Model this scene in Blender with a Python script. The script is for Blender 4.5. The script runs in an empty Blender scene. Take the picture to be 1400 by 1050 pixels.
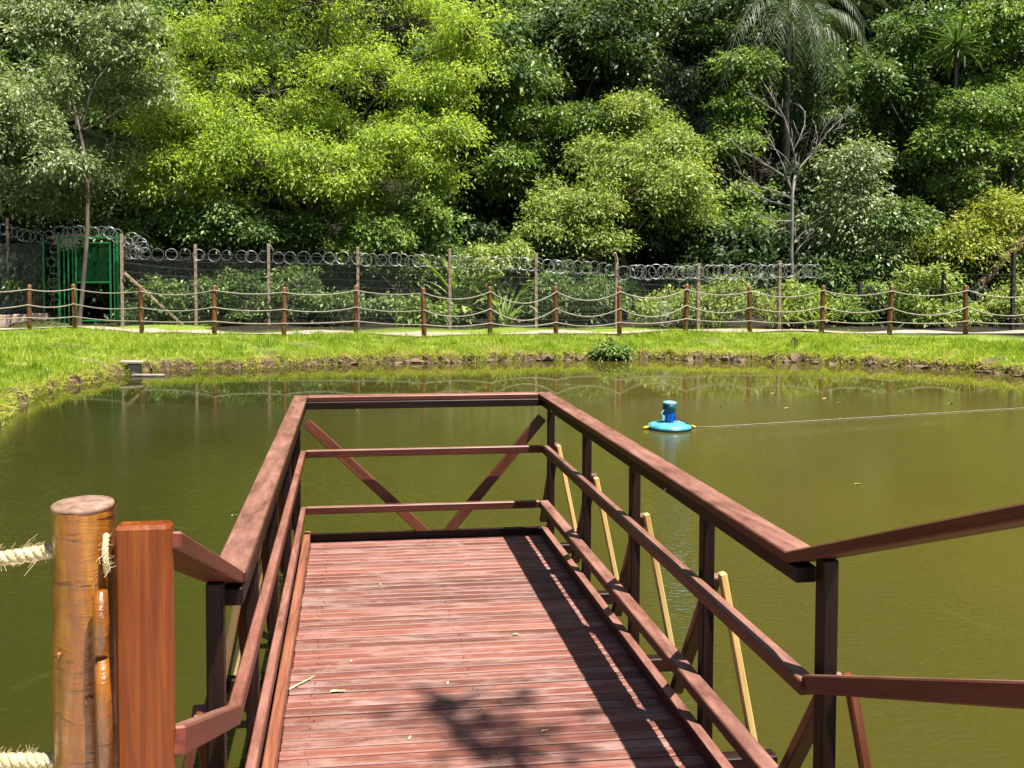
import bpy, bmesh, math, random
import numpy as np
from mathutils import Vector, Matrix

random.seed(7)
scene = bpy.context.scene
col = scene.collection

# ------------------------------------------------------------------ camera
F, PX, PY, EYE = 1150.0, 600.0, 415.0, 1.95
YAW, PIT = math.atan(120 / 1150), math.atan(41 / 1150)
cam_d = bpy.data.cameras.new('camera')
cam = bpy.data.objects.new('camera', cam_d)
col.objects.link(cam)
cam.location = (0, 0, EYE)
cam.rotation_euler = (math.pi / 2 - PIT, 0, -YAW)
cam_d.sensor_fit = 'HORIZONTAL'
cam_d.sensor_width = 36
cam_d.lens = F / 1400 * 36
cam_d.shift_x = (700 - PX) / 1400
cam_d.shift_y = -(525 - PY) / 1400
cam_d.clip_start = 0.05
cam_d.clip_end = 600
scene.camera = cam

# ------------------------------------------------------------------ sky and sun
SUN = Vector((0.245, -0.27, 0.93)).normalized()
world = bpy.data.worlds.new('World')
scene.world = world
world.use_nodes = True
wn = world.node_tree
sky = wn.nodes.new('ShaderNodeTexSky')
sky.sky_type = 'NISHITA'
sky.sun_disc = False
sky.sun_elevation = math.asin(SUN.z)
sky.sun_rotation = math.atan2(SUN.x, SUN.y)
bg = wn.nodes['Background']
bg.inputs['Strength'].default_value = 0.05
wn.links.new(sky.outputs['Color'], bg.inputs['Color'])
sun_d = bpy.data.lights.new('sun', 'SUN')
sun_d.energy = 5.0
sun_d.angle = math.radians(0.53)
sun_d.color = (1.0, 0.95, 0.86)
sun = bpy.data.objects.new('sun', sun_d)
col.objects.link(sun)
sun.rotation_euler = SUN.to_track_quat('Z', 'Y').to_euler()
sun.location = SUN * 60
vs = scene.view_settings
vs.view_transform = 'Standard'
vs.look = 'None'
vs.exposure = 1.42
vs.gamma = 1.0
scene.cycles.use_denoising = True
scene.cycles.max_bounces = 7
scene.cycles.diffuse_bounces = 3
scene.cycles.glossy_bounces = 3
scene.cycles.transmission_bounces = 3
scene.cycles.transparent_max_bounces = 4


# ------------------------------------------------------------------ pixel -> place helpers
def ray(x, y):
    a, b = (x - PX) / F, -(y - PY) / F
    cp, sp = math.cos(PIT), math.sin(PIT)
    v = (a, cp + b * sp, -sp + b * cp)
    cy, sy = math.cos(YAW), math.sin(YAW)
    return Vector((v[0] * cy + v[1] * sy, -v[0] * sy + v[1] * cy, v[2]))


def onz(x, y, z):
    r = ray(x, y)
    return Vector((0, 0, EYE)) + r * ((z - EYE) / r.z)


def ony(x, y, Y):
    r = ray(x, y)
    return Vector((0, 0, EYE)) + r * (Y / r.y)


# ------------------------------------------------------------------ materials
def new_mat(name):
    m = bpy.data.materials.new(name)
    m.use_nodes = True
    nt = m.node_tree
    return m, nt, nt.nodes['Principled BSDF']


def N(nt, t, **kw):
    n = nt.nodes.new(t)
    for k, v in kw.items():
        setattr(n, k, v)
    return n


def ramp(nt, stops, src=None, interp='LINEAR'):
    r = N(nt, 'ShaderNodeValToRGB')
    r.color_ramp.interpolation = interp
    els = r.color_ramp.elements
    while len(els) < len(stops):
        els.new(0.5)
    for e, (p, c) in zip(els, stops):
        e.position = p
        e.color = (c[0], c[1], c[2], 1)
    if src is not None:
        nt.links.new(src, r.inputs['Fac'])
    return r


def coords(nt, scale=(1, 1, 1), kind='Object'):
    tc = N(nt, 'ShaderNodeTexCoord')
    mp = N(nt, 'ShaderNodeMapping')
    mp.inputs['Scale'].default_value = scale
    nt.links.new(tc.outputs[kind], mp.inputs['Vector'])
    return mp.outputs['Vector']


def noise(nt, vec, scale, detail=4, rough=0.55, dist=0.0):
    n = N(nt, 'ShaderNodeTexNoise')
    n.inputs['Scale'].default_value = scale
    n.inputs['Detail'].default_value = detail
    n.inputs['Roughness'].default_value = rough
    n.inputs['Distortion'].default_value = dist
    if vec is not None:
        nt.links.new(vec, n.inputs['Vector'])
    return n


def bump(nt, bsdf, h, strength, dist=0.01):
    b = N(nt, 'ShaderNodeBump')
    b.inputs['Strength'].default_value = strength
    b.inputs['Distance'].default_value = dist
    nt.links.new(h, b.inputs['Height'])
    nt.links.new(b.outputs['Normal'], bsdf.inputs['Normal'])
    return b


def mixc(nt, fac, a, b, blend='MIX'):
    m = N(nt, 'ShaderNodeMix')
    m.data_type = 'RGBA'
    m.blend_type = blend
    for v, i in ((fac, 0), (a, 6), (b, 7)):
        if isinstance(v, (int, float)):
            m.inputs[i].default_value = v
        elif isinstance(v, tuple):
            m.inputs[i].default_value = (v[0], v[1], v[2], 1)
        else:
            nt.links.new(v, m.inputs[i])
    return m.outputs[2]


def wood(name, dark, mid, light, rough=0.35, grain=1.0, wear_sheen=None, spec=0.5, coat=0.0):
    """grain runs along local X"""
    m, nt, b = new_mat(name)
    oi = N(nt, 'ShaderNodeObjectInfo')
    tc = N(nt, 'ShaderNodeTexCoord')
    mul = N(nt, 'ShaderNodeMath', operation='MULTIPLY')
    mul.inputs[1].default_value = 37.0
    nt.links.new(oi.outputs['Random'], mul.inputs[0])
    add = N(nt, 'ShaderNodeVectorMath', operation='ADD')
    nt.links.new(tc.outputs['Object'], add.inputs[0])
    nt.links.new(mul.outputs[0], add.inputs[1])
    mp = N(nt, 'ShaderNodeMapping')
    mp.inputs['Scale'].default_value = (2.2, 42 * grain, 42 * grain)
    nt.links.new(add.outputs[0], mp.inputs['Vector'])
    n1 = noise(nt, mp.outputs['Vector'], 1.0, 6, 0.65, 0.6)
    r = ramp(nt, [(0.25, dark), (0.5, mid), (0.75, light)], n1.outputs['Fac'])
    c = r.outputs['Color']
    # board to board variation
    hv = N(nt, 'ShaderNodeHueSaturation')
    mr = N(nt, 'ShaderNodeMapRange')
    mr.inputs[3].default_value = 0.66
    mr.inputs[4].default_value = 1.32
    nt.links.new(oi.outputs['Random'], mr.inputs[0])
    nt.links.new(mr.outputs[0], hv.inputs['Value'])
    nt.links.new(c, hv.inputs['Color'])
    c = hv.outputs['Color']
    if wear_sheen is not None:
        wcol, lo, hi, sc = wear_sheen
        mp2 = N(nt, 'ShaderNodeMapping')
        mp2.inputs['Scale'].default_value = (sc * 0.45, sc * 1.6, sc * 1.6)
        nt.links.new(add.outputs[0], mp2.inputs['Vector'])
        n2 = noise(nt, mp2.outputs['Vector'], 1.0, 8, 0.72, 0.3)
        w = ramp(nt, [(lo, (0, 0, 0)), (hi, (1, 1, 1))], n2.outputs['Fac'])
        # upward faces only: worn by feet, hands, weather; on rails also painted-in sheen
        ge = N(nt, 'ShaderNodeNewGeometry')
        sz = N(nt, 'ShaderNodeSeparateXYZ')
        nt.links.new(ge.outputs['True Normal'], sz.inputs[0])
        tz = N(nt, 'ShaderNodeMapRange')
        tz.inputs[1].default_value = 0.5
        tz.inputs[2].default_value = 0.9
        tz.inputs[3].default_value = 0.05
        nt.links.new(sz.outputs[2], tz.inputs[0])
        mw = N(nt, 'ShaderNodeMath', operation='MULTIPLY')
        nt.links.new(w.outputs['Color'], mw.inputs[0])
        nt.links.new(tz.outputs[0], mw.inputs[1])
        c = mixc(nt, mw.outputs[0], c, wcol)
    nt.links.new(c, b.inputs['Base Color'])
    rr = N(nt, 'ShaderNodeMapRange')
    rr.inputs[3].default_value = rough - 0.08
    rr.inputs[4].default_value = rough + 0.18
    nt.links.new(n1.outputs['Fac'], rr.inputs[0])
    nt.links.new(rr.outputs[0], b.inputs['Roughness'])
    b.inputs['Specular IOR Level'].default_value = spec
    b.inputs['Coat Weight'].default_value = coat
    b.inputs['Coat Roughness'].default_value = 0.15
    bump(nt, b, n1.outputs['Fac'], 0.25, 0.004)
    return m


M = {}
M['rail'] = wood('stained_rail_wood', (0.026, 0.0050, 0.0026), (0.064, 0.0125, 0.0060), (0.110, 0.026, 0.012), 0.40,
                 wear_sheen=((0.33, 0.165, 0.125), 0.26, 0.76, 9), spec=0.35)  # pale tops: part worn wood, part sun and sky sheen put into colour
M['dark'] = wood('dark_post_wood', (0.006, 0.003, 0.002), (0.014, 0.0055, 0.004), (0.032, 0.012, 0.008), 0.45, spec=0.2)
M['deck'] = wood('deck_slat_wood', (0.070, 0.019, 0.012), (0.150, 0.050, 0.033), (0.215, 0.088, 0.064), 0.52,
                 wear_sheen=((0.37, 0.26, 0.225), 0.48, 0.82, 6), spec=0.5)
M['toe'] = wood('toe_board_wood', (0.075, 0.022, 0.012), (0.18, 0.062, 0.034), (0.27, 0.11, 0.062), 0.4)
M['brown'] = wood('brace_wood', (0.040, 0.009, 0.004), (0.095, 0.025, 0.010), (0.17, 0.055, 0.022), 0.4)
M['strut'] = wood('pale_strut_wood', (0.42, 0.22, 0.06), (0.64, 0.42, 0.15), (0.74, 0.55, 0.25), 0.5)
M['orange'] = wood('orange_post_wood', (0.070, 0.012, 0.002), (0.150, 0.032, 0.004), (0.25, 0.068, 0.008), 0.38, 1.7,
                   spec=0.25, coat=0.0)


def simple(name, c1, c2, scale=4, rough=0.8, bumps=0.3, bdist=0.02, metal=0.0, stretch=(1, 1, 1), spec=0.5, lo=.35, hi=.65):
    m, nt, b = new_mat(name)
    v = coords(nt, stretch)
    n = noise(nt, v, scale, 6, 0.6)
    r = ramp(nt, [(lo, c1), (hi, c2)], n.outputs['Fac'])
    nt.links.new(r.outputs['Color'], b.inputs['Base Color'])
    b.inputs['Roughness'].default_value = rough
    b.inputs['Metallic'].default_value = metal
    b.inputs['Specular IOR Level'].default_value = spec
    if bumps:
        bump(nt, b, n.outputs['Fac'], bumps, bdist)
    return m


M['fence_post'] = simple('weathered_post', (0.17, 0.11, 0.078), (0.33, 0.24, 0.18), 9, 0.85, 0.3, 0.02, stretch=(1, 1, .15))
M['dark_fence_post'] = simple('dark_fence_post_wood', (0.015, 0.012, 0.010), (0.05, 0.04, 0.03), 9, 0.85, stretch=(1, 1, .15))
M['rope_post'] = simple('rope_post_wood', (0.09, 0.032, 0.010), (0.22, 0.085, 0.030), 8, 0.45, 0.3, 0.01, stretch=(1, 1, .2))
M['zinc'] = simple('galvanised_wire', (0.15, 0.15, 0.15), (0.26, 0.26, 0.26), 6, 0.42, 0, metal=0.35)
M['mesh_wire'] = simple('dull_mesh_wire', (0.13, 0.135, 0.13), (0.24, 0.25, 0.245), 6, 0.5, 0, metal=0.2)
M['green_paint'] = simple('green_gate_paint', (0.007, 0.10, 0.030), (0.012, 0.15, 0.045), 3, 0.38, 0)
M['bark'] = simple('tree_bark', (0.055, 0.042, 0.030), (0.17, 0.135, 0.10), 5, 0.9, 0.6, 0.03, stretch=(1, 1, .25))
M['bark_dark'] = simple('dark_bark', (0.018, 0.013, 0.010), (0.055, 0.042, 0.032), 5, 0.9, 0.6, 0.03, stretch=(1, 1, .25))
M['bark_pale'] = simple('pale_bark', (0.13, 0.115, 0.10), (0.29, 0.26, 0.23), 5, 0.85, 0.4, 0.02, stretch=(1, 1, .3))
M['bark_red'] = simple('reddish_bark', (0.06, 0.030, 0.02), (0.13, 0.07, 0.048), 5, 0.85, 0.4, 0.02, stretch=(1, 1, .3))
M['path'] = simple('sandy_path_earth', (0.22, 0.17, 0.125), (0.36, 0.29, 0.23), 2.5, 0.95, 0.3, 0.02)
M['kerb'] = simple('kerb_concrete', (0.40, 0.38, 0.34), (0.60, 0.58, 0.53), 5, 0.9, 0.3, 0.01)
M['slab'] = simple('landing_concrete', (0.46, 0.42, 0.36), (0.62, 0.58, 0.52), 3, 0.9, 0.3, 0.01)
M['block'] = simple('wall_block', (0.40, 0.27, 0.19), (0.58, 0.43, 0.33), 6, 0.95, 0.4, 0.02)
M['stone'] = simple('bank_stone', (0.16, 0.13, 0.10), (0.34, 0.29, 0.24), 6, 0.9, 0.5, 0.03)
M['clod'] = simple('bank_clod_soil', (0.035, 0.020, 0.013), (0.20, 0.13, 0.09), 3.5, 0.95, 0.6, 0.03)
M['rope'] = simple('sisal_rope', (0.38, 0.29, 0.15), (0.56, 0.46, 0.28), 60, 0.95, 0.4, 0.004)
M['rope_far'] = simple('weathered_rope', (0.20, 0.17, 0.13), (0.33, 0.29, 0.23), 20, 0.95, 0)
M['cyan'] = simple('cyan_float_plastic', (0.05, 0.24, 0.32), (0.10, 0.38, 0.46), 14, 0.35, 0)
M['blue'] = simple('blue_motor_paint', (0.004, 0.09, 0.42), (0.008, 0.13, 0.52), 8, 0.3, 0)
M['teal'] = simple('dark_teal_paint', (0.004, 0.05, 0.075), (0.008, 0.09, 0.12), 8, 0.35, 0)
M['cap'] = simple('pale_cap_paint', (0.14, 0.36, 0.38), (0.22, 0.46, 0.48), 8, 0.35, 0)
M['yellow'] = simple('yellow_line_knot', (0.38, 0.34, 0.03), (0.50, 0.45, 0.05), 30, 0.7, 0)
M['steel'] = simple('bolt_steel', (0.5, 0.5, 0.5), (0.7, 0.7, 0.7), 8, 0.3, 0, metal=0.8)
M['straw'] = simple('dry_straw', (0.55, 0.45, 0.20), (0.75, 0.66, 0.36), 30, 0.8, 0)
M['leaf_float'] = simple('fallen_leaf', (0.28, 0.27, 0.06), (0.40, 0.34, 0.13), 20, 0.6, 0)


def log_mat():
    m, nt, b = new_mat('varnished_log')
    v = coords(nt, (1, 1, 0.16))
    n1 = noise(nt, v, 30, 6, 0.6, 0.4)
    r = ramp(nt, [(0.25, (0.055, 0.013, 0.002)), (0.5, (0.200, 0.064, 0.006)), (0.78, (0.37, 0.155, 0.018))], n1.outputs['Fac'])
    # short crosswise bark checks
    v2 = coords(nt, (1.2, 1.2, 7))
    n2 = noise(nt, v2, 7, 5, 0.7, 0.8)
    k = ramp(nt, [(0.61, (0, 0, 0)), (0.67, (1, 1, 1))], n2.outputs['Fac'])
    c = mixc(nt, k.outputs['Color'], r.outputs['Color'], (0.035, 0.010, 0.004))
    # paler worn band under the top
    v3 = coords(nt, (1, 1, .6))
    n3 = noise(nt, v3, 11, 6, 0.6)
    k3 = ramp(nt, [(0.62, (0, 0, 0)), (0.85, (1, 1, 1))], n3.outputs['Fac'])
    c = mixc(nt, k3.outputs['Color'], c, (0.16, 0.075, 0.045))
    nt.links.new(c, b.inputs['Base Color'])
    b.inputs['Roughness'].default_value = 0.28
    b.inputs['Coat Weight'].default_value = 0.25
    b.inputs['Coat Roughness'].default_value = 0.12
    bump(nt, b, n2.outputs['Fac'], 0.6, 0.008)
    return m


M['log'] = log_mat()
M['log_end'] = simple('log_end_grain', (0.12, 0.065, 0.040), (0.29, 0.18, 0.125), 40, 0.7, 0.4, 0.004)


def leaf_mat(name, stops, transl=0.35, rough=0.5, spec=0.3):
    m, nt, b = new_mat(name)
    at = N(nt, 'ShaderNodeAttribute')
    at.attribute_name = 'tint'
    r = ramp(nt, stops, at.outputs['Fac'])
    nt.links.new(r.outputs['Color'], b.inputs['Base Color'])
    b.inputs['Roughness'].default_value = rough
    b.inputs['Specular IOR Level'].default_value = spec
    tr = N(nt, 'ShaderNodeBsdfTranslucent')
    g = mixc(nt, 1.0, r.outputs['Color'], (1.25, 1.25, 0.55), 'MULTIPLY')
    nt.links.new(g, tr.inputs['Color'])
    mx = N(nt, 'ShaderNodeMixShader')
    mx.inputs[0].default_value = transl
    nt.links.new(b.outputs[0], mx.inputs[1])
    nt.links.new(tr.outputs[0], mx.inputs[2])
    nt.links.new(mx.outputs[0], nt.nodes['Material Output'].inputs['Surface'])
    return m


L = {}
L['lime'] = leaf_mat('lime_leaves', [(0, (0.120, 0.220, 0.028)), (0.5, (0.310, 0.430, 0.065)), (1, (0.560, 0.610, 0.150))], 0.5)
L['pale'] = leaf_mat('pale_leaves', [(0, (0.100, 0.165, 0.026)), (0.5, (0.250, 0.335, 0.075)), (1, (0.500, 0.540, 0.180))], 0.36)
L['dusty'] = leaf_mat('dusty_leaves', [(0, (0.095, 0.140, 0.050)), (0.5, (0.240, 0.300, 0.140)), (1, (0.480, 0.530, 0.320))], 0.32, 0.5, 0.3)
L['grey'] = leaf_mat('grey_green_leaves', [(0, (0.075, 0.128, 0.045)), (0.5, (0.165, 0.225, 0.090)), (1, (0.330, 0.390, 0.195))], 0.25, 0.5, 0.3)
L['mid'] = leaf_mat('mid_green_leaves', [(0, (0.045, 0.095, 0.016)), (0.45, (0.130, 0.225, 0.042)), (0.8, (0.310, 0.400, 0.105)), (1, (0.46, 0.52, 0.20))], 0.36)
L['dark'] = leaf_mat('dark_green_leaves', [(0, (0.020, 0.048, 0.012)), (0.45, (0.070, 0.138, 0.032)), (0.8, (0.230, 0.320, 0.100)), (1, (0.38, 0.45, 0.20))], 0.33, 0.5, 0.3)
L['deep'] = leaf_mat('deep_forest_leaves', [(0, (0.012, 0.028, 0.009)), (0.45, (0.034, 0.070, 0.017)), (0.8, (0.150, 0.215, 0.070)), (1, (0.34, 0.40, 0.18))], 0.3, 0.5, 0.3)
L['gloom'] = leaf_mat('shade_dark_leaves', [(0, (0.010, 0.022, 0.007)), (0.5, (0.030, 0.062, 0.015)), (1, (0.10, 0.16, 0.05))], 0.25)  # leaf colour darkened to hold the shade of the hollows
L['silver'] = leaf_mat('silver_leaves', [(0, (0.112, 0.150, 0.090)), (0.5, (0.225, 0.277, 0.180)), (1, (0.405, 0.450, 0.315))], 0.2)
L['yellow'] = leaf_mat('yellow_green_leaves', [(0, (0.138, 0.196, 0.023)), (0.5, (0.287, 0.345, 0.052)), (1, (0.483, 0.483, 0.103))], 0.4)
L['palm'] = leaf_mat('palm_leaflets', [(0, (0.035, 0.060, 0.022)), (0.5, (0.085, 0.125, 0.055)), (1, (0.170, 0.210, 0.110))], 0.22, 0.5, 0.4)
L['grass'] = leaf_mat('bank_grass', [(0, (0.10, 0.18, 0.014)), (0.4, (0.27, 0.40, 0.030)), (0.75, (0.46, 0.54, 0.06)), (1, (0.56, 0.47, 0.17))], 0.48, 0.5, 0.3)


def ground_mat():
    m, nt, b = new_mat('ground_soil')
    tc = N(nt, 'ShaderNodeTexCoord')
    n1 = noise(nt, tc.outputs['Object'], 0.9, 8, 0.65)
    n2 = noise(nt, tc.outputs['Object'], 7, 6, 0.65)
    litter = ramp(nt, [(0.3, (0.008, 0.007, 0.005)), (0.55, (0.020, 0.016, 0.010)), (0.8, (0.045, 0.034, 0.020))], n2.outputs['Fac'])
    grass = ramp(nt, [(0.3, (0.085, 0.125, 0.016)), (0.6, (0.17, 0.235, 0.03)), (0.85, (0.26, 0.24, 0.09))], n2.outputs['Fac'])
    soil = ramp(nt, [(0.3, (0.03, 0.018, 0.012)), (0.55, (0.11, 0.066, 0.044)), (0.8, (0.28, 0.19, 0.13))], n2.outputs['Fac'])
    at = N(nt, 'ShaderNodeAttribute')
    at.attribute_name = 'zone'          # r: grass, g: bare bank soil
    sp = N(nt, 'ShaderNodeSeparateColor')
    nt.links.new(at.outputs['Color'], sp.inputs[0])
    c = mixc(nt, sp.outputs[0], litter.outputs['Color'], grass.outputs['Color'])
    c = mixc(nt, sp.outputs[1], c, soil.outputs['Color'])
    nt.links.new(c, b.inputs['Base Color'])
    b.inputs['Roughness'].default_value = 0.95
    b.inputs['Specular IOR Level'].default_value = 0.2
    bump(nt, b, n2.outputs['Fac'], 0.7, 0.06)
    return m


def water_mat():
    m, nt, b = new_mat('murky_pond_water')
    tc = N(nt, 'ShaderNodeTexCoord')
    n0 = noise(nt, tc.outputs['Object'], 0.35, 5, 0.6)
    n1 = noise(nt, tc.outputs['Object'], 1.6, 8, 0.7, 1.2)
    k = ramp(nt, [(0.60, (0, 0, 0)), (0.95, (1, 1, 1))], n1.outputs['Fac'])
    # algae green on the left of the jetty, silt brown out in the open
    s0 = N(nt, 'ShaderNodeSeparateXYZ')
    nt.links.new(tc.outputs['Object'], s0.inputs[0])
    side = N(nt, 'ShaderNodeMapRange')
    side.inputs[1].default_value = -1.5
    side.inputs[2].default_value = 4.5
    nt.links.new(s0.outputs[0], side.inputs[0])
    mm = N(nt, 'ShaderNodeMath', operation='ADD')
    mm.inputs[1].default_value = -0.25
    nt.links.new(side.outputs[0], mm.inputs[0])
    m3 = N(nt, 'ShaderNodeMath', operation='MULTIPLY_ADD')
    m3.use_clamp = True
    nt.links.new(n0.outputs['Fac'], m3.inputs[0])
    m3.inputs[1].default_value = 0.5
    nt.links.new(mm.outputs[0], m3.inputs[2])
    cs = mixc(nt, m3.outputs[0], (0.023, 0.024, 0.0036), (0.060, 0.052, 0.0092))
    c = mixc(nt, k.outputs['Color'], cs, (0.070, 0.074, 0.018))
    nt.links.new(c, b.inputs['Base Color'])
    b.inputs['Roughness'].default_value = 0.008
    b.inputs['IOR'].default_value = 1.333
    # wind ripples, stronger in patches
    mp = N(nt, 'ShaderNodeMapping')
    mp.inputs['Rotation'].default_value = (0, 0, math.radians(28))
    mp.inputs['Scale'].default_value = (1.0, 2.3, 1.0)
    nt.links.new(tc.outputs['Object'], mp.inputs['Vector'])
    r1 = noise(nt, mp.outputs['Vector'], 13, 3, 0.5, 0.5)
    r2 = noise(nt, mp.outputs['Vector'], 2.1, 2, 0.5, 0.2)
    patch = noise(nt, tc.outputs['Object'], 0.22, 2, 0.5)
    pr = ramp(nt, [(0.35, (0.25, 0.25, 0.25)), (0.68, (1, 1, 1))], patch.outputs['Fac'])
    # the breeze reaches the open water by the jetty, the far shore lies calm
    sx = N(nt, 'ShaderNodeSeparateXYZ')
    nt.links.new(tc.outputs['Object'], sx.inputs[0])
    cal = N(nt, 'ShaderNodeMapRange')
    cal.inputs[1].default_value = 13.0
    cal.inputs[2].default_value = 5.0
    cal.inputs[3].default_value = 0.012
    cal.inputs[4].default_value = 1.0
    nt.links.new(sx.outputs[1], cal.inputs[0])
    mu0 = N(nt, 'ShaderNodeMath', operation='MULTIPLY')
    nt.links.new(pr.outputs['Color'], mu0.inputs[0])
    nt.links.new(cal.outputs[0], mu0.inputs[1])
    mu = N(nt, 'ShaderNodeMath', operation='MULTIPLY')
    nt.links.new(r1.outputs['Fac'], mu.inputs[0])
    nt.links.new(mu0.outputs[0], mu.inputs[1])
    ad = N(nt, 'ShaderNodeMath', operation='MULTIPLY_ADD')
    nt.links.new(r2.outputs['Fac'], ad.inputs[0])
    ad.inputs[1].default_value = 0.015
    nt.links.new(mu.outputs[0], ad.inputs[2])
    bump(nt, b, ad.outputs[0], 1.0, 0.013)
    return m


M['ground'] = ground_mat()
M['water'] = water_mat()


# ------------------------------------------------------------------ mesh helpers
def tag(o, label=None, cat=None, group=None, kind=None):
    if label:
        o['label'] = label
    if cat:
        o['category'] = cat
    if group:
        o['group'] = group
    if kind:
        o['kind'] = kind
    return o


def empty(name, loc, label=None, cat=None, group=None):
    o = bpy.data.objects.new(name, None)
    col.objects.link(o)
    o.location = loc
    o.empty_display_size = 0.2
    return tag(o, label, cat, group)


def adopt(o, p):
    """parent o (placed in world space) to p, whose own matrix is a plain translation (chain)"""
    o.parent = p
    off = Vector((0, 0, 0))
    q = p
    m = Matrix.Identity(4)
    chain = []
    while q is not None:
        chain.append(q)
        q = q.parent
    for q in reversed(chain):
        m = m @ q.matrix_parent_inverse @ q.matrix_basis
    o.matrix_parent_inverse = m.inverted()
    return o


def link(name, me, mat, parent=None, matrix=None):
    o = bpy.data.objects.new(name, me)
    if mat is not None and not me.materials:
        me.materials.append(mat)
    col.objects.link(o)
    if matrix is not None:
        o.matrix_basis = matrix
    if parent is not None:
        adopt(o, parent)
    return o


class MB:
    def __init__(s):
        s.v, s.f, s.t = [], [], []

    def quadmesh(s, v, f):
        k = len(s.v)
        s.v += [tuple(p) for p in v]
        s.f += [tuple(i + k for i in q) for q in f]

    def box(s, c, d, rot=0.0):
        cx, cy, cz = c
        hx, hy, hz = d[0] / 2, d[1] / 2, d[2] / 2
        cr, sr = math.cos(rot), math.sin(rot)
        vs_ = []
        for sx in (-1, 1):
            for sy in (-1, 1):
                for sz in (-1, 1):
                    x, y = sx * hx, sy * hy
                    vs_.append((cx + x * cr - y * sr, cy + x * sr + y * cr, cz + sz * hz))
        s.quadmesh(vs_, [(0, 1, 3, 2), (4, 6, 7, 5), (0, 4, 5, 1), (2, 3, 7, 6), (0, 2, 6, 4), (1, 5, 7, 3)])

    def tube(s, pts, rad, sides=6, caps=True):
        pts = [Vector(p) for p in pts]
        n = len(pts)
        if not hasattr(rad, '__len__'):
            rad = [rad] * n
        k = len(s.v)
        prev = None
        for i, p in enumerate(pts):
            t = (pts[min(i + 1, n - 1)] - pts[max(i - 1, 0)])
            t = t.normalized() if t.length > 1e-9 else Vector((0, 0, 1))
            if prev is None:
                a = t.orthogonal().normalized()
            else:
                a = prev - t * prev.dot(t)
                a = a.normalized() if a.length > 1e-6 else t.orthogonal().normalized()
            prev = a
            b = t.cross(a)
            for j in range(sides):
                g = 2 * math.pi * j / sides
                s.v.append(tuple(p + (a * math.cos(g) + b * math.sin(g)) * rad[i]))
        for i in range(n - 1):
            for j in range(sides):
                j2 = (j + 1) % sides
                s.f.append((k + i * sides + j, k + i * sides + j2, k + (i + 1) * sides + j2, k + (i + 1) * sides + j))
        if caps and sides > 2:
            s.f.append(tuple(k + j for j in reversed(range(sides))))
            s.f.append(tuple(k + (n - 1) * sides + j for j in range(sides)))

    def lathe(s, prof, c=(0, 0, 0), sides=20):
        k = len(s.v)
        for r, z in prof:
            for j in range(sides):
                g = 2 * math.pi * j / sides
                s.v.append((c[0] + r * math.cos(g), c[1] + r * math.sin(g), c[2] + z))
        for i in range(len(prof) - 1):
            for j in range(sides):
                j2 = (j + 1) % sides
                s.f.append((k + i * sides + j, k + i * sides + j2, k + (i + 1) * sides + j2, k + (i + 1) * sides + j))
        s.f.append(tuple(k + j for j in reversed(range(sides))))
        s.f.append(tuple(k + (len(prof) - 1) * sides + j for j in range(sides)))

    def mesh(s, name, smooth=False):
        me = bpy.data.meshes.new(name)
        me.from_pydata(s.v, [], s.f)
        if s.t:
            at = me.attributes.new('tint', 'FLOAT', 'POINT')
            at.data.foreach_set('value', s.t)
        if smooth:
            me.polygons.foreach_set('use_smooth', [True] * len(me.polygons))
        me.update()
        return me

    def build(s, name, mat, parent=None, smooth=False):
        return link(name, s.mesh(name, smooth), mat, parent)


def box_mesh(name, d, bev=0.004, seg=1):
    bm = bmesh.new()
    bmesh.ops.create_cube(bm, size=1.0)
    bmesh.ops.scale(bm, vec=d, verts=bm.verts)
    if bev:
        bmesh.ops.bevel(bm, geom=bm.edges[:], offset=bev, segments=seg, affect='EDGES', profile=0.5)
    me = bpy.data.meshes.new(name)
    bm.to_mesh(me)
    bm.free()
    return me


def beam(name, p0, p1, w, h, mat, parent=None, bev=0.004, up=Vector((0, 0, 1)), mesh=None):
    """box from p0 to p1 (centre line), width w sideways, h along up"""
    p0, p1 = Vector(p0), Vector(p1)
    x = (p1 - p0).normalized()
    y = up.cross(x)
    y = y.normalized() if y.length > 1e-6 else Vector((0, 1, 0))
    z = x.cross(y)
    m = Matrix((x, y, z)).transposed().to_4x4()
    m.translation = (p0 + p1) / 2
    me = mesh or box_mesh(name, ((p1 - p0).length, w, h), bev)
    return link(name, me, mat, parent, m)


# ------------------------------------------------------------------ terrain
POND = [(-4.55, 11.4), (-4.95, 13.3), (-4.95, 14.7), (-4.6, 15.7), (-4.35, 17.0), (-3.6, 17.5), (-2.1, 17.5), (-1.2, 17.8), (-0.2, 18.1),
        (2.5, 18.2), (4.8, 18.4), (5.9, 18.6), (7.1, 18.5), (7.6, 18.1), (9.4, 17.6), (11.0, 16.7), (12.3, 15.7),
        (12.7, 14.4), (13.0, 12.5), (13.4, 10), (13, 7), (11.5, 4.2), (8.5, 2.3), (5, 1.75), (2, 1.65), (-0.5, 1.7),
        (-2.5, 2.1), (-4.2, 3.4), (-5.1, 5.5), (-5.1, 8.0), (-4.5, 9.8)]
PC = (4.0, 9.5)
_ang = np.array([math.atan2(y - PC[1], x - PC[0]) for x, y in POND])
_rad = np.array([math.hypot(x - PC[0], y - PC[1]) for x, y in POND])
_o = np.argsort(_ang)
_ang, _rad = _ang[_o], _rad[_o]
_ang = np.concatenate([_ang - 2 * math.pi, _ang, _ang + 2 * math.pi])
_rad = np.tile(_rad, 3)


def shore_r(th):
    r = np.interp(th, _ang, _rad)
    return (r + 0.05 * np.sin(th * 61 + 1) + 0.04 * np.sin(th * 97 + 2.2) + 0.025 * np.sin(th * 233 + .4) + 0.015 * np.sin(th * 411))


def sstep(a, b, x):
    t = np.clip((x - a) / (b - a), 0, 1)
    return t * t * (3 - 2 * t)


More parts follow.
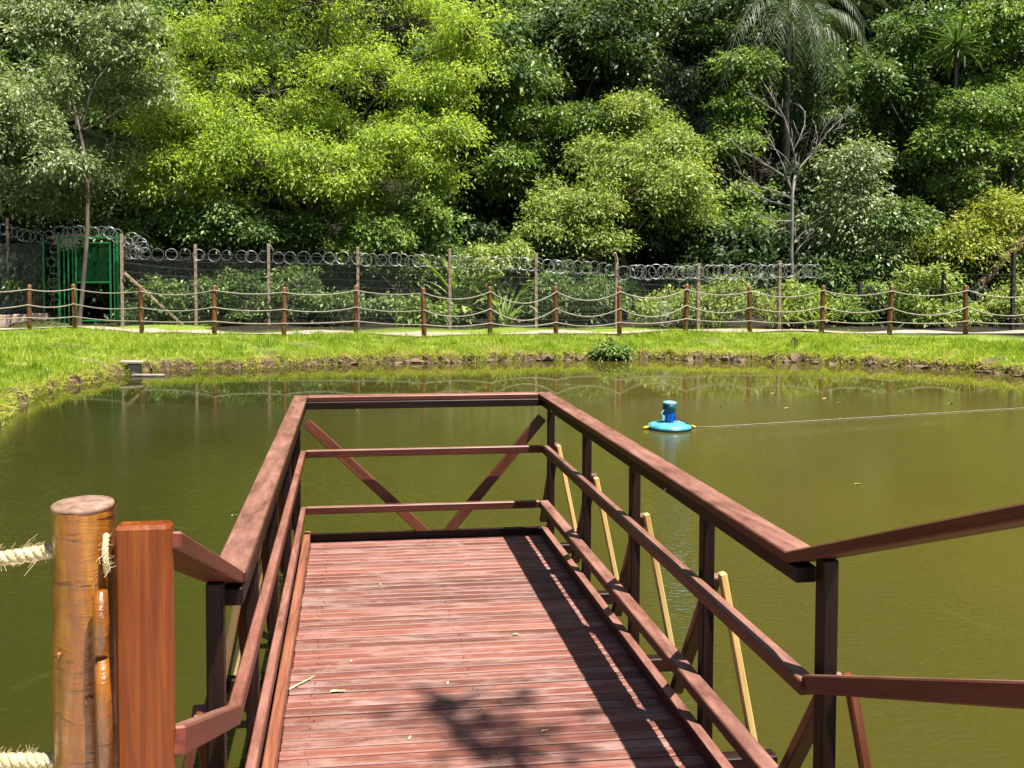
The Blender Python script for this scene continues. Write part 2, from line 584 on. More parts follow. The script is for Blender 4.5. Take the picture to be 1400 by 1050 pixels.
_PS = np.array([-6, -1.5, -0.5, -0.12, 0.0, 0.035, 0.10, 0.30, 0.8, 1.6, 2.4, 400])
_PZ = np.array([-1.2, -0.9, -0.45, -0.12, 0.00, 0.12, 0.17, 0.195, 0.25, 0.34, 0.40, 0.40])


def ground_z(x, y):
    x = np.asarray(x, float)
    y = np.asarray(y, float)
    th = np.arctan2(y - PC[1], x - PC[0])
    s = np.hypot(x - PC[0], y - PC[1]) - shore_r(th)
    lip = 1 + 0.35 * np.sin(th * 150) * np.sin(th * 47 + 1)
    z = np.interp(s, _PS, _PZ)
    z = np.where((s > 0) & (s < 0.6), z * lip * (1 - s / .6) + z * (s / .6), z)
    up = np.clip(s, 0, 3) / 3
    z = z + up * (0.02 * np.sin(x * 2.1 + y) + 0.02 * np.sin(y * 3.1 - x * 1.7))
    # the hill behind the wire fence
    edge = 26.6 + 0.5 * np.sin(x * .35) - 2.2 * sstep(2, 14, x)
    h = np.clip(y - edge, 0, None)
    z = z + 0.52 * h * sstep(0, 6, h) + 0.35 * np.sin(x * .4 + y * .3) * sstep(2, 10, h)
    # the raised bed behind the block wall
    z = z + 0.33 * sstep(-8.4, -8.9, x) * sstep(26.35, 26.5, y) * (1 - sstep(29, 33, y))
    # rising side valleys
    z = z + 0.35 * np.clip(-x - 16, 0, None) + 0.30 * np.clip(x - 24, 0, None)
    return z


def gz(x, y):
    return float(ground_z(x, y))


def make_ground():
    nt_ = 1000
    rings = ([-1.5, -0.5, -0.12, 0, 0.035, 0.1, 0.3, 0.55] + [0.8 + 0.4 * i for i in range(25)] +
             [11.5 + 1.2 * i for i in range(12)] + [27 + 3 * i for i in range(10)] + [62, 75, 95, 130, 200])
    th = np.linspace(-math.pi, math.pi, nt_, endpoint=False)
    R = shore_r(th)
    V, Z = [], []
    for s in rings:
        x = PC[0] + (R + s) * np.cos(th)
        y = PC[1] + (R + s) * np.sin(th)
        z = ground_z(x, y)
        if s > 60:
            z = z * 1.0
        V.append(np.stack([x, y, z], 1))
        grass = sstep(0.03, .2, np.full(nt_, s)) * (1 - np.where(x < -4, sstep(9.0, 11.0, np.full(nt_, s)), sstep(4.0, 6.0, np.full(nt_, s))))
        soil = (1 - sstep(0.10, 0.34, np.full(nt_, s))) + 0 * th
        patch = np.clip((np.sin(x * 2.3 + 1.1 * np.sin(y * 3)) * np.sin(y * 1.9 + x) - .62) * 3, 0, .8)
        soil = np.clip(soil + patch * (s < 3.5), 0, 1)
        Z.append(np.stack([grass, soil, np.zeros(nt_), np.ones(nt_)], 1))
    V = np.concatenate(V)
    Z = np.concatenate(Z)
    nr = len(rings)
    i = np.arange(nr - 1)[:, None] * nt_
    j = np.arange(nt_)[None, :]
    j2 = (j + 1) % nt_
    Fq = np.stack([i + j, i + nt_ + j, i + nt_ + j2, i + j2], -1).reshape(-1, 4)
    inner = np.arange(nt_)[::-1]
    me = bpy.data.meshes.new('ground')
    me.from_pydata(V.tolist(), [], [tuple(q[::-1]) for q in Fq.tolist()] + [tuple(inner.tolist())[::-1]])
    at = me.attributes.new('zone', 'FLOAT_COLOR', 'POINT')
    at.data.foreach_set('color', Z.ravel())
    me.polygons.foreach_set('use_smooth', [True] * len(me.polygons))
    me.update()
    o = link('ground', me, M['ground'])
    tag(o, kind='structure')
    # water sheet, reaching a little under the bank
    w = MB()
    tt = np.linspace(-math.pi, math.pi, 260, endpoint=False)
    rr = np.interp(tt, _ang, _rad) + 0.22
    w.v = [(PC[0] + r * math.cos(t), PC[1] + r * math.sin(t), 0.0) for t, r in zip(tt, rr)]
    w.f = [tuple(range(260))]
    tag(w.build('pond_water', M['water']), kind='structure')


make_ground()

# sandy path between rope posts and wire fence, with a kerb on the pond side
ROPE_PX = [(-62, 452), (42, 450), (103, 447), (194, 455), (293, 458), (388, 458), (487, 457), (580, 460), (670, 459), (760, 457), (847, 457),
           (937, 454), (1025, 454), (1123, 455), (1216, 457), (1320, 457), (1428, 457)]
ROPE_XY = []
for x, y in ROPE_PX:
    p = onz(x, y, 0.42)
    ROPE_XY.append((p.x, p.y))
ROPE_XY[0], ROPE_XY[1], ROPE_XY[2] = (-10.7, 23.3), (-8.75, 24.0), (-7.62, 24.2)
# flatten wobble along the line a little
for i in range(3, len(ROPE_XY) - 1):
    a, b_, c = ROPE_XY[i - 1], ROPE_XY[i], ROPE_XY[i + 1]


def strip_mesh(pts, off0, off1, z_add, name, mat, step=0.4, thick=None):
    """ribbon along pts, from off0 to off1 measured away from the pond"""
    P = []
    for (ax, ay), (bx, by) in zip(pts[:-1], pts[1:]):
        n = max(1, int(math.hypot(bx - ax, by - ay) / step))
        for k in range(n):
            P.append((ax + (bx - ax) * k / n, ay + (by - ay) * k / n))
    P.append(pts[-1])
    m = MB()
    nc = 4
    for i, (x, y) in enumerate(P):
        a, b2 = P[max(i - 2, 0)], P[min(i + 2, len(P) - 1)]
        tx, ty = b2[0] - a[0], b2[1] - a[1]
        l = math.hypot(tx, ty)
        nx, ny = -ty / l, tx / l
        for k in range(nc + 1):
            o = off0 + (off1 - off0) * k / nc
            if 0 < k < nc or thick is None:
                o += 0.05 * math.sin(i * 1.3 + k * 2)
            xx, yy = x + nx * o, y + ny * o
            m.v.append((xx, yy, gz(xx, yy) + z_add))
    for i in range(len(P) - 1):
        for k in range(nc):
            q = i * (nc + 1) + k
            m.f.append((q, q + nc + 1, q + nc + 2, q + 1))
    return m.build(name, mat, smooth=True)


path_line = [(-14.0, 23.5), (-10.5, 23.8)] + [(x, y + 0.12) for x, y in ROPE_XY[2:]] + [(21, 18.8)]
tag(strip_mesh(path_line, 0.12, 1.0, 0.025, 'path', M['path']), kind='structure')

# ------------------------------------------------------------------ jetty
DZ = 0.28
jetty = empty('wooden_jetty', (0.48, 3.7, 0), 'reddish brown wooden jetty with slatted deck and railings over the pond', 'jetty')
XL, XR = -0.255, 1.222
slat = box_mesh('deck_board', (XR - XL, 0.0500, 0.024), 0.0035)
rg = random.Random(3)
y = 2.2
i = 0
while y < 5.20:
    o = link('deck_board', slat, M['deck'], None,
             Matrix.Translation(((XL + XR) / 2 + rg.uniform(-.003, .003), y + 0.028, DZ - 0.012 + rg.uniform(-.0015, .0015)))
             @ Matrix.Rotation(rg.uniform(-.0015, .0015), 4, 'Z') @ Matrix.Rotation(rg.uniform(-.02, .02), 4, 'X')
             @ Matrix.Rotation(math.pi * (i % 2), 4, 'Z'))
    adopt(o, jetty)
    y += 0.0562
    i += 1
DEND = y
# the ramp up to the bank
for k in range(14):
    t = (k + 0.5) / 14
    yy, zz = 2.19 - t * 0.78, DZ - 0.012 + t * 0.25
    o = link('deck_board', slat, M['deck'], None, Matrix.Translation(((XL + XR) / 2, yy, zz)) @ Matrix.Rotation(-0.31, 4, 'X'))
    adopt(o, jetty)
sm = MB()
for q_ in range(54):
    for xx in (XL + .10, (XL + XR) / 2, XR - .10):
        for dy_ in (-.012, .012):
            sm.lathe([(.0026, 0), (.0026, .0012), (.001, .0012)], (xx + rg.uniform(-.016, .016), 2.228 + q_ * .0562 + dy_ * rg.uniform(.3, 1), DZ + .0004), 6)
so = sm.build('screw_heads', M['dark'], jetty)
so['kind'] = 'stuff'
# bearers under the deck
for xx in (XL + .10, (XL + XR) / 2, XR - .10):
    beam('bearer', (xx, 2.2, DZ - .066), (xx, DEND - .01, DZ - .066), .06, .08, M['dark'], jetty)
# toe boards and fascia
beam('toe_board', (XL - .022, 2.2, DZ + .018), (XL - .022, DEND + .03, DZ + .018), .04, .085, M['toe'], jetty)
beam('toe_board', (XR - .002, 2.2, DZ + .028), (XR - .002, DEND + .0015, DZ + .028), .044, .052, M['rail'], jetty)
beam('toe_board', (XL - .001, DEND + .022, DZ + .008), (XR + .001, DEND + .022, DZ + .008), .04, .07, M['dark'], jetty)
# a square kick strip on the right, with sun slipping past it
PY_R = [5.22, 4.40, 3.63, 2.86, 2.10]
PXR, PXL_ = 1.262, -0.336
pmesh = box_mesh('post', (1.95, .05, .055), .004)
for px_, sgn in ((PXR, 1), (PXL_, -1)):
    for k, yy in enumerate(PY_R):
        beam('post', (px_, yy, -0.80), (px_, yy, 1.10 if k < 4 else 1.192), .042, .045, M['dark'], jetty, up=Vector((0, 1, 0)))
        # knee brace along the railing
        xb = px_ + sgn * .039
        beam('knee_brace', (xb, yy + .02, .86), (xb, yy + .37, DZ - .02), .03, .05, M['brown'], jetty, up=Vector((1, 0, 0)))
        # raking strut outside the railing
        ys = yy - .048
        beam('raking_strut', (px_ + sgn * .036, ys, .88 + rg.uniform(-.02, .02)), (px_ + sgn * .165, ys, DZ - .03), .026, .028,
             M['strut'] if k < 4 else M['brown'], jetty, up=Vector((0, 1, 0)))
        beam('outrigger', (px_ - sgn * .16, ys, DZ - .072), (px_ + sgn * .24, ys, DZ - .072), .05, .06, M['dark'], jetty)
# handrail caps and the rail right under them
ZC = 1.168
YN, YF = 2.20, 5.335
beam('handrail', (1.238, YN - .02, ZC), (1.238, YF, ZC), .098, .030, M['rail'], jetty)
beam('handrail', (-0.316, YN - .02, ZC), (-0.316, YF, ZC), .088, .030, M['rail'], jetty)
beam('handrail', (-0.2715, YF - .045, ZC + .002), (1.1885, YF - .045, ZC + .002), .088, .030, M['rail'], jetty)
beam('under_rail', (1.232, YN - .05, ZC - .039), (1.232, YF - .05, ZC - .039), .060, .046, M['dark'], jetty)
beam('under_rail', (-0.306, YN - .05, ZC - .039), (-0.306, YF - .05, ZC - .039), .060, .046, M['dark'], jetty)
beam('under_rail', (-0.275, YF - .078, ZC - .037), (1.201, YF - .078, ZC - .037), .05, .046, M['dark'], jetty)
# middle and low rails on the inner side of the posts
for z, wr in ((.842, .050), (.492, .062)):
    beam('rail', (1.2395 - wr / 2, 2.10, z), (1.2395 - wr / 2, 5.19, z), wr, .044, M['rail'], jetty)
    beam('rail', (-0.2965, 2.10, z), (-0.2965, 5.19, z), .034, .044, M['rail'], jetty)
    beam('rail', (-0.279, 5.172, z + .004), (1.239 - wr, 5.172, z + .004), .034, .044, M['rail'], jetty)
# the two diagonals of the far end
beam('diagonal_brace', (-0.285, 5.262, 1.03), (0.47, 5.262, DZ + .02), .028, .062, M['brown'], jetty)
beam('diagonal_brace', (1.215, 5.262, 1.03), (0.60, 5.262, DZ + .02), .028, .062, M['brown'], jetty)
# sloping handrails and rails of the ramp
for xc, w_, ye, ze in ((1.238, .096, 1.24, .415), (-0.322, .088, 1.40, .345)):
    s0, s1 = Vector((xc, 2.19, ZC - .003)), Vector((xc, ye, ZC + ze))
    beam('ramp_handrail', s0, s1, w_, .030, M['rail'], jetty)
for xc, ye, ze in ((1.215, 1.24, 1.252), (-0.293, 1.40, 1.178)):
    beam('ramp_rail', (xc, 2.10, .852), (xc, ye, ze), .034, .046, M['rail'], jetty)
# newel posts where the ramp meets the bank
for xc, yc in ((-0.336, 1.395), (1.245, 1.195)):
    beam('newel_post', (xc, yc, 0.30), (xc, yc, 1.545 if xc < 0 else 1.61), .088, .036, M['orange'], jetty, bev=.006, up=Vector((0, 1, 0)))
# bolt heads
for (bx, by, bz) in ((1.2015, 4.95, 1.12), (1.2365, 4.40, .95), (1.2015, 3.1, 1.12)):
    m = MB()
    m.lathe([(0.001, 0), (.006, 0), (.006, .004), (.003, .006)], (0, 0, 0), 8)
    link('bolt', m.mesh('bolt'), M['steel'], jetty, Matrix.Translation((bx, by, bz)) @ Matrix.Rotation(-math.pi / 2, 4, 'Y'))

# landing the photographer stands on
m = MB()
m.box((0.5, -1.1, 0.36), (5.2, 4.9, 0.30))
tag(m.build('landing_pavement', M['slab']), kind='structure')


# ------------------------------------------------------------------ log post and sisal ropes beside the jetty
def rope_mesh(pts, r, strands=3, pitch=.05, fibres=0, seed=1, name='rope'):
    rg_ = random.Random(seed)
    P = [Vector(p) for p in pts]
    # resample
    L_ = [0]
    for a, b2 in zip(P[:-1], P[1:]):
        L_.append(L_[-1] + (b2 - a).length)
    n = max(4, int(L_[-1] / (pitch / 8)))
    Q = []
    for k in range(n + 1):
        t = L_[-1] * k / n
        j = min(max(0, sum(1 for q in L_ if q <= t) - 1), len(P) - 2)
        u = (t - L_[j]) / (L_[j + 1] - L_[j])
        Q.append(P[j].lerp(P[j + 1], u))
    m = MB()
    for s in range(strands):
        path = []
        for k, p in enumerate(Q):
            t = (Q[min(k + 1, n)] - Q[max(k - 1, 0)]).normalized()
            a = t.orthogonal().normalized()
            a = Vector((0, 0, 1)) - t * t.z
            a = a.normalized() if a.length > 1e-3 else t.orthogonal().normalized()
            b2 = t.cross(a)
            g = 2 * math.pi * (s / strands + L_[-1] * k / n / pitch)
            path.append(p + (a * math.cos(g) + b2 * math.sin(g)) * r * .5)
        m.tube(path, r * .56, 6)
    for k in range(fibres):
        p = rg_.choice(Q)
        d = Vector((rg_.gauss(0, 1), rg_.gauss(0, 1), rg_.gauss(0, 1))).normalized()
        e = d.orthogonal().normalized()
        l = rg_.uniform(.006, .02) * (1.6 if rg_.random() < .04 else .75)
        q0 = p + d * r * .7
        m.tube([q0, q0 + d * l * .6 + e * l * .3, q0 + d * l * .8 + e * l], .0004, 3, False)
    return m.mesh(name, True)


LX, LY, LTOP = -0.4385, 1.42, 1.575
m = MB()
prof = []
rg2 = random.Random(11)
sides = 28
k0 = 0
zs = [0.25 + (LTOP - .006 - 0.25) * i / 40 for i in range(41)]
for zi, z in enumerate(zs):
    for j in range(sides):
        g = 2 * math.pi * j / sides
        r = .0500 + .0016 * math.sin(g * 3 + z * 4) + .0012 * math.sin(g * 5 - z * 17) + .0010 * math.sin(z * 60 + g)
        m.v.append((r * math.cos(g), r * math.sin(g), z))
for i in range(len(zs) - 1):
    for j in range(sides):
        j2 = (j + 1) % sides
        m.f.append((i * sides + j, i * sides + j2, (i + 1) * sides + j2, (i + 1) * sides + j))
logp = empty('log_post', (LX, LY, 0.3), 'thick varnished log post with sawn top beside the orange newel post', 'post')
link('shaft', m.mesh('shaft', True), M['log'], logp, Matrix.Translation((LX, LY, 0)))
m = MB()
m.lathe([(.0498, -.008), (.0485, -.002), (.0460, 0.0), (.02, .0012), (.001, .0008)], (0, 0, 0), sides)
link('sawn_top', m.mesh('sawn_top', True), M['log_end'], logp, Matrix.Translation((LX, LY, LTOP)))
# knots and the small half-round billet wedged between log and newel
for (g, z, s) in ((-0.9, 1.435, .010), (-1.2, 1.27, .007), (-2.2, 1.34, .006)):
    m = MB()
    m.lathe([(s, -.004), (s * .9, .003), (s * .5, .006), (s * .2, .004)], (0, 0, 0), 8)
    link('knot', m.mesh('knot', True), M['log'], logp, Matrix.Translation((LX + .0485 * math.cos(g), LY + .0485 * math.sin(g), z))
         @ Matrix.Rotation(g, 4, 'Z') @ Matrix.Rotation(math.pi / 2, 4, 'Y'))
bil = MB()
bil.tube([(-0.3895, 1.352, 1.10), (-0.3905, 1.350, 1.28), (-0.3925, 1.350, 1.345)], [.0135, .0125, .010], 12)
bil.tube([(-0.3915, 1.348, 1.356), (-0.3925, 1.350, 1.40), (-0.3930, 1.352, 1.452)], [.0115, .0125, .0105], 12)
tag(bil.build('wood_billet', M['log'], smooth=True), 'thin orange wood billet standing between the log post and the newel post', 'billet')
r1 = rope_mesh([(-1.9, 1.62, 1.30), (-1.3, 1.54, 1.385), (-0.8, 1.47, 1.452), (-0.57, 1.435, 1.482), (-0.484, 1.42, 1.497), (-0.40, 1.415, 1.50)],
               .0125, 3, .045, 2200, 5)
tag(link('sisal_rope', r1, M['rope']), 'frayed pale sisal rope tied high on the log post', 'rope')
r2 = rope_mesh([(-1.9, 1.62, 0.95), (-1.3, 1.54, 1.05), (-0.8, 1.47, 1.125), (-0.57, 1.435, 1.142), (-0.484, 1.42, 1.146), (-0.40, 1.415, 1.146)],
               .0125, 3, .045, 2200, 6)
tag(link('sisal_rope', r2, M['rope']), 'frayed pale sisal rope tied low on the log post', 'rope')
r3 = rope_mesh([(-0.393, 1.388, 1.47), (-0.3915, 1.375, 1.49), (-0.3925, 1.376, 1.51), (-0.394, 1.39, 1.53)], .0055, 3, .02, 22, 8)
tag(link('rope_end', r3, M['rope']), 'frayed rope end poking out between the log post and newel post', 'rope end')


# ------------------------------------------------------------------ foliage builder
def kite_mesh(name, b, d, n, ln, wd, tint):
    """one folded four-cornered leaf for every row"""
    side = np.cross(n, d)
    side /= np.maximum(np.linalg.norm(side, axis=1, keepdims=True), 1e-6)
    nn = np.cross(d, side)
    mid = b + d * (ln * .45)[:, None] + nn * (wd * .10)[:, None]
    v = np.empty((len(b), 4, 3))
    v[:, 0] = b
    v[:, 1] = mid + side * (wd * .5)[:, None]
    v[:, 2] = b + d * ln[:, None] - nn * (ln * .12)[:, None]
    v[:, 3] = mid - side * (wd * .5)[:, None]
    k = len(b)
    me = bpy.data.meshes.new(name)
    me.vertices.add(k * 4)
    me.vertices.foreach_set('co', v.reshape(-1))
    me.loops.add(k * 4)
    me.loops.foreach_set('vertex_index', np.arange(k * 4, dtype=np.int32))
    me.polygons.add(k)
    me.polygons.foreach_set('loop_start', np.arange(0, k * 4, 4, dtype=np.int32))
    me.polygons.foreach_set('loop_total', np.full(k, 4, dtype=np.int32))
    at = me.attributes.new('tint', 'FLOAT', 'POINT')
    at.data.foreach_set('value', np.repeat(tint, 4).astype(np.float32))
    me.update()
    return me


def unit(a):
    return a / np.maximum(np.linalg.norm(a, axis=1, keepdims=True), 1e-6)


def clumps(lobes, n_clump, rng, shell=(0.45, 1.0), lowcut=-0.55):
    """points scattered through the outer part of every lobe (centre xyz, radii xyz)"""
    w = np.array([l[3] * l[5] + l[4] * l[5] for l in lobes])
    cnt = np.maximum(3, (n_clump * w / w.sum()).astype(int))
    out, idx, outd = [], [], []
    for li, (l, c) in enumerate(zip(lobes, cnt)):
        u = unit(rng.normal(size=(c * 3, 3)))
        u = u[u[:, 2] > lowcut][:c]
        f = rng.uniform(shell[0] ** 2, shell[1] ** 2, size=len(u)) ** .5
        f *= 1 + .16 * np.sin(u[:, 0] * 5 + li) * np.cos(u[:, 2] * 6 + li * 2) + .10 * rng.normal(size=len(u))
        out.append(np.array(l[:3]) + u * f[:, None] * np.array(l[3:6]))
        idx.append(np.full(len(u), li))
        outd.append(u)
    return np.concatenate(out), np.concatenate(idx), np.concatenate(outd)


def spray(cl, outd, per, rng, cr, ln, wd, flat=.45, droop=.35, tint_c=.5, up=1.0, asp=.25):
    """leaves around every clump centre, domed and hanging at the rim"""
    k = len(cl)
    n = k * per
    c = np.repeat(cl, per, 0)
    od = np.repeat(outd, per, 0)
    size = np.repeat(rng.uniform(.5, 1.7, k), per)
    o = rng.normal(size=(n, 3)) * np.array([1, 1, flat]) * cr * size[:, None] * .6
    rr = np.hypot(o[:, 0], o[:, 1])
    o[:, 2] -= droop * rr ** 2 / cr
    b = c + o
    d = unit(o / cr + rng.normal(size=(n, 3)) * .55 + od * .35 + np.array([0, 0, -droop * .9]))
    nrm = unit(rng.normal(size=(n, 3)) * .55 + np.array([0, 0, up]) + od * .3)
    tc = np.repeat(rng.uniform(0, 1, k), per)
    t = np.clip(tint_c * tc + (1 - tint_c) * rng.beta(1.2, 1.2, n), 0, 1)
    sc = rng.uniform(.45, 1.6, n)
    return b, d, nrm, ln * sc, wd * sc * rng.uniform(1 - asp, 1 + asp, n), t


def limb(m, p0, p1, r0, r1, rng, wob=.12, n=5, sides=6):
    p0, p1 = np.array(p0, float), np.array(p1, float)
    l = np.linalg.norm(p1 - p0)
    pts, rad = [], []
    off = rng.normal(size=3) * wob * l * .5
    for i in range(n + 1):
        t = i / n
        p = p0 + (p1 - p0) * t + off * math.sin(math.pi * t) + (rng.normal(size=3) * wob * l * .06 if 0 < i < n else 0)
        pts.append(tuple(p))
        rad.append(r0 + (r1 - r0) * t)
    m.tube(pts, rad, sides, False)
    return pts


def tree(name, label, base, lobes, leafmat, bark, n_leaf, ln=.15, wd=.07, cr=.45, per=60, seed=0, trunk_r=.14, fork=None,
         flat=.45, droop=.35, group=None, cat='tree', twigs=.35, tint_c=.5, crown_name='crown', lowcut=-.55, stems=1, shell=(.45, 1.0), bough=.75):
    rng = np.random.default_rng(seed)
    root = empty(name, base, label, cat, group)
    bl_, par = boughs(lobes, rng, bough)
    n_leaf, ln, wd = int(n_leaf * 1.15), ln * .9, wd * .9
    cl, li, od = clumps(bl_, max(4, n_leaf // per), rng, lowcut=-.4, shell=(.3, 1.15))
    me = kite_mesh(crown_name, *spray(cl, od, per, rng, cr, ln, wd, flat, droop, tint_c))
    link(crown_name, me, leafmat, root)
    m = MB()
    cen = np.mean([l[:3] for l in lobes], 0)
    lowz = min(l[2] - l[5] * .6 for l in lobes)
    base = np.array(base, float)
    for s in range(stems):
        b0 = base + (rng.normal(size=3) * np.array([.18, .18, 0]) if s else 0)
        b0[2] -= .15
        fk = np.array(fork if fork is not None else (base[0] * .6 + cen[0] * .4, base[1] * .6 + cen[1] * .4, max(lowz, base[2] + .3)), float)
        if s:
            fk = fk + rng.normal(size=3) * np.array([.6, .4, .2]) * min(1, bough / .75)
        limb(m, b0, fk, trunk_r * (1 if s == 0 else .7), trunk_r * .68, rng, .10, 7, 8)
        for k, l in enumerate(lobes):
            if stems > 1 and k % stems != s:
                continue
            limb(m, fk, l[:3], trunk_r * .5, trunk_r * .12, rng, .16, 6, 5)
    for b_, k in zip(bl_, par):
        if True:
            l = np.array(lobes[k][:3])
            limb(m, l, b_[:3], trunk_r * .14 + .006, .008, rng, .22, 4, 4)
    pick = rng.random(len(cl)) < twigs
    for c, k in zip(cl[pick], li[pick]):
        l = np.array(bl_[k][:3])
        limb(m, l, c, .009, .004, rng, .25, 3, 3)
    m.build('trunk', bark, root, True)
    return root


def copy_tree(o, parent=None):
    c = o.copy()
    col.objects.link(c)
    c.parent = parent
    for ch in list(o.children):
        copy_tree(ch, c)
    return c


def lobes_px(L_, Y, dep=1.0, dy=None):
    """crown lobes given as picture ellipses at distance Y (metres out) become volumes there"""
    rg_ = random.Random(len(L_))
    out = []
    for k, q in enumerate(L_):
        px_, py_, rx, rz = q[:4]
        o = q[4] if len(q) > 4 else rg_.uniform(-1, 1) * .9
        p = ony(px_, py_, Y + o)
        s = (Y + o) / F
        out.append((p.x, p.y, p.z, rx * s, (rx + rz) * .5 * s * dep, rz * s))
    return out


def boughs(lobes, rng, size=.75):
    """break every lobe of a crown into leafy boughs set on and in it"""
    out, par = [], []
    for k, l in enumerate(lobes):
        c, r = np.array(l[:3]), np.array(l[3:6])
        n = int(np.clip(r[0] * r[2] / (size * size * .36) * 2.3, 4, 30))
        u = unit(rng.normal(size=(n * 3, 3)))
        u = u[u[:, 2] > -.7][:n]
        for q in u:
            f = rng.uniform(.3, 1.0) ** .6 * (rng.uniform(1.0, 1.45) if rng.random() < .4 else 1)
            b = size * rng.uniform(.32, 1.15)
            p = c + q * np.maximum(r - b * .45, r * .4) * f
            out.append((p[0], p[1], p[2], b, b * .9, b * rng.uniform(.35, .8)))
            par.append(k)
    return out, np.array(par)


def at_ground(px_, Y):
    p = ony(px_, 400, Y)
    return (p.x, p.y, gz(p.x, p.y))


# ------------------------------------------------------------------ hillside forest (behind everything)
rngb = np.random.default_rng(5)


def proto(seed, mat, nleaf, h, label):
    r = np.random.default_rng(seed)
    lob = []
    for k in range(9):
        a = r.uniform(0, 2 * math.pi)
        rr = r.uniform(.3, 1) * h * .24
        z = h * r.uniform(.38, .92)
        s = h * r.uniform(.12, .20)
        lob.append((rr * math.cos(a), rr * math.sin(a), z, s * 1.2, s * 1.2, s * .85))
    return tree('hillside_tree', label, (0, 0, 0), lob, mat, M['bark_dark'],
                nleaf, .26, .115, .42, 40, seed, h * .018, fork=(0, 0, h * .38), group='trees of the hillside forest', twigs=.1, bough=1.15)


protos = [proto(21, L['mid'], 21000, 10, 'fresh mid green forest tree high on the hillside behind the fence'),
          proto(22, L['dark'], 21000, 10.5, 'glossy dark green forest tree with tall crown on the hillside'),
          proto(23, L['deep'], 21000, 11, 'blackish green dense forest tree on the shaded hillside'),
          proto(24, L['grey'], 21000, 9.5, 'dusty grey green forest tree on the hillside'),
          proto(25, L['dark'], 21000, 9.0, 'dark green broad crowned forest tree on the hillside')]
used = [False] * len(protos)


def plant_back(x, y, s, k):
    if not used[k]:
        o = protos[k]
        used[k] = True
    else:
        o = copy_tree(protos[k])
    o.location = (x, y, gz(x, y) - .1)
    o.rotation_euler = (0, 0, float(rngb.uniform(0, 6.28)))
    o.scale = (s, s, s * float(rngb.uniform(.9, 1.15)))


rows = [(34.5, 4.3, .62, 0.85), (39.5, 4.8, .8, 1.05), (46, 5.6, 1.0, 1.3), (55, 7.5, 1.7, 2.1), (64, 7.0, 2.0, 2.3)]
for ri, (yr, stp, s0, s1) in enumerate(rows):
    x0, x1 = -0.36 * yr - 4, 0.83 * yr + 4
    x = x0 + (ri % 2) * stp * .5
    while x < x1:
        k = int(rngb.choice([0, 1, 2, 2, 3, 4, 4, 1]))
        plant_back(x + float(rngb.uniform(-1, 1)), yr + float(rngb.uniform(-1.3, 1.3)) - .06 * max(0, x), float(rngb.uniform(s0, s1)), k)
        x += stp
for k, o in enumerate(protos):
    if not used[k]:
        plant_back(-20 + 9 * k, 60, 1.4, k)

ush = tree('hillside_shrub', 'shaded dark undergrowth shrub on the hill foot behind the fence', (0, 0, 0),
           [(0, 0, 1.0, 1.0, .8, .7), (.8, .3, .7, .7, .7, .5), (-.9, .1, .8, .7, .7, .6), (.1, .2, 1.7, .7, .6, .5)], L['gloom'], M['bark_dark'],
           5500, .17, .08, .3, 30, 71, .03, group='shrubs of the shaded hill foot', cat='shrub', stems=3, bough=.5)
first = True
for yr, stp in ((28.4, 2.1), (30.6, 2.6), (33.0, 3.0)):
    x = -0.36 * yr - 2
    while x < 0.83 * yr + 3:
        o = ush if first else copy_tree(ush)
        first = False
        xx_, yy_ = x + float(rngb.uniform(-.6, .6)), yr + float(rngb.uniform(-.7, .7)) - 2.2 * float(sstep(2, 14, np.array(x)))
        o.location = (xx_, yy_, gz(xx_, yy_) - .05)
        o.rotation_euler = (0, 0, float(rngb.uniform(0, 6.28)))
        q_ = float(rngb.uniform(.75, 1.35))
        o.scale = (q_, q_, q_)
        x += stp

# ------------------------------------------------------------------ the trees that can be told apart
tree('lime_tree', 'large bright lime green tree with feathery spreading crown behind the wire fence', at_ground(420, 30.0),
     lobes_px([(300, 50, 85, 60), (430, 5, 130, 70), (560, 30, 120, 65), (650, 50, 55, 45), (245, 110, 45, 50), (250, 175, 70, 52),
               (370, 130, 110, 75), (490, 110, 110, 75), (600, 120, 70, 50), (340, 215, 110, 50), (450, 205, 110, 60), (560, 200, 75, 55),
               (240, 235, 55, 40), (300, 285, 50, 26), (490, 278, 60, 34), (250, 240, 60, 42, -1.6), (345, 215, 70, 50, -2.0), (440, 235, 70, 52, -2.3), (535, 215, 60, 50, -2.0), (585, 245, 45, 40, -1.2), (235, 170, 55, 44, -1.5), (610, 180, 45, 40, -1.5), (430, -70, 170, 60)], 29.0, .9),
     L['lime'], M['bark'], 112000, .135, .05, .28, 35, 1, .17, flat=.55, droop=.35, twigs=.3)
tree('pale_trunk_tree', 'slender pale trunk tree with sparse grey green crown in front of the green gate', at_ground(106, 25.2),
     lobes_px([(110, 45, 70, 55), (55, 30, 60, 45), (175, 50, 65, 55), (130, 130, 55, 45), (75, 120, 50, 36), (190, 130, 45, 45),
               (150, 205, 55, 40), (85, 215, 45, 36), (130, -50, 110, 50)], 26.2, .5),
     L['dusty'], M['bark'], 26000, .15, .055, .27, 30, 2, .065, fork=tuple(ony(110, 180, 25.3)), twigs=.5, flat=.5)
tree('bushy_tree', 'bushy light green tree behind the grey mesh panel', at_ground(20, 29.5),
     lobes_px([(10, 150, 60, 50), (50, 205, 70, 50), (-50, 190, 70, 70), (100, 255, 60, 50), (20, 265, 90, 50), (170, 270, 50, 50)], 29.5),
     L['dusty'], M['bark_dark'], 26000, .16, .07, .27, 30, 3, .12)
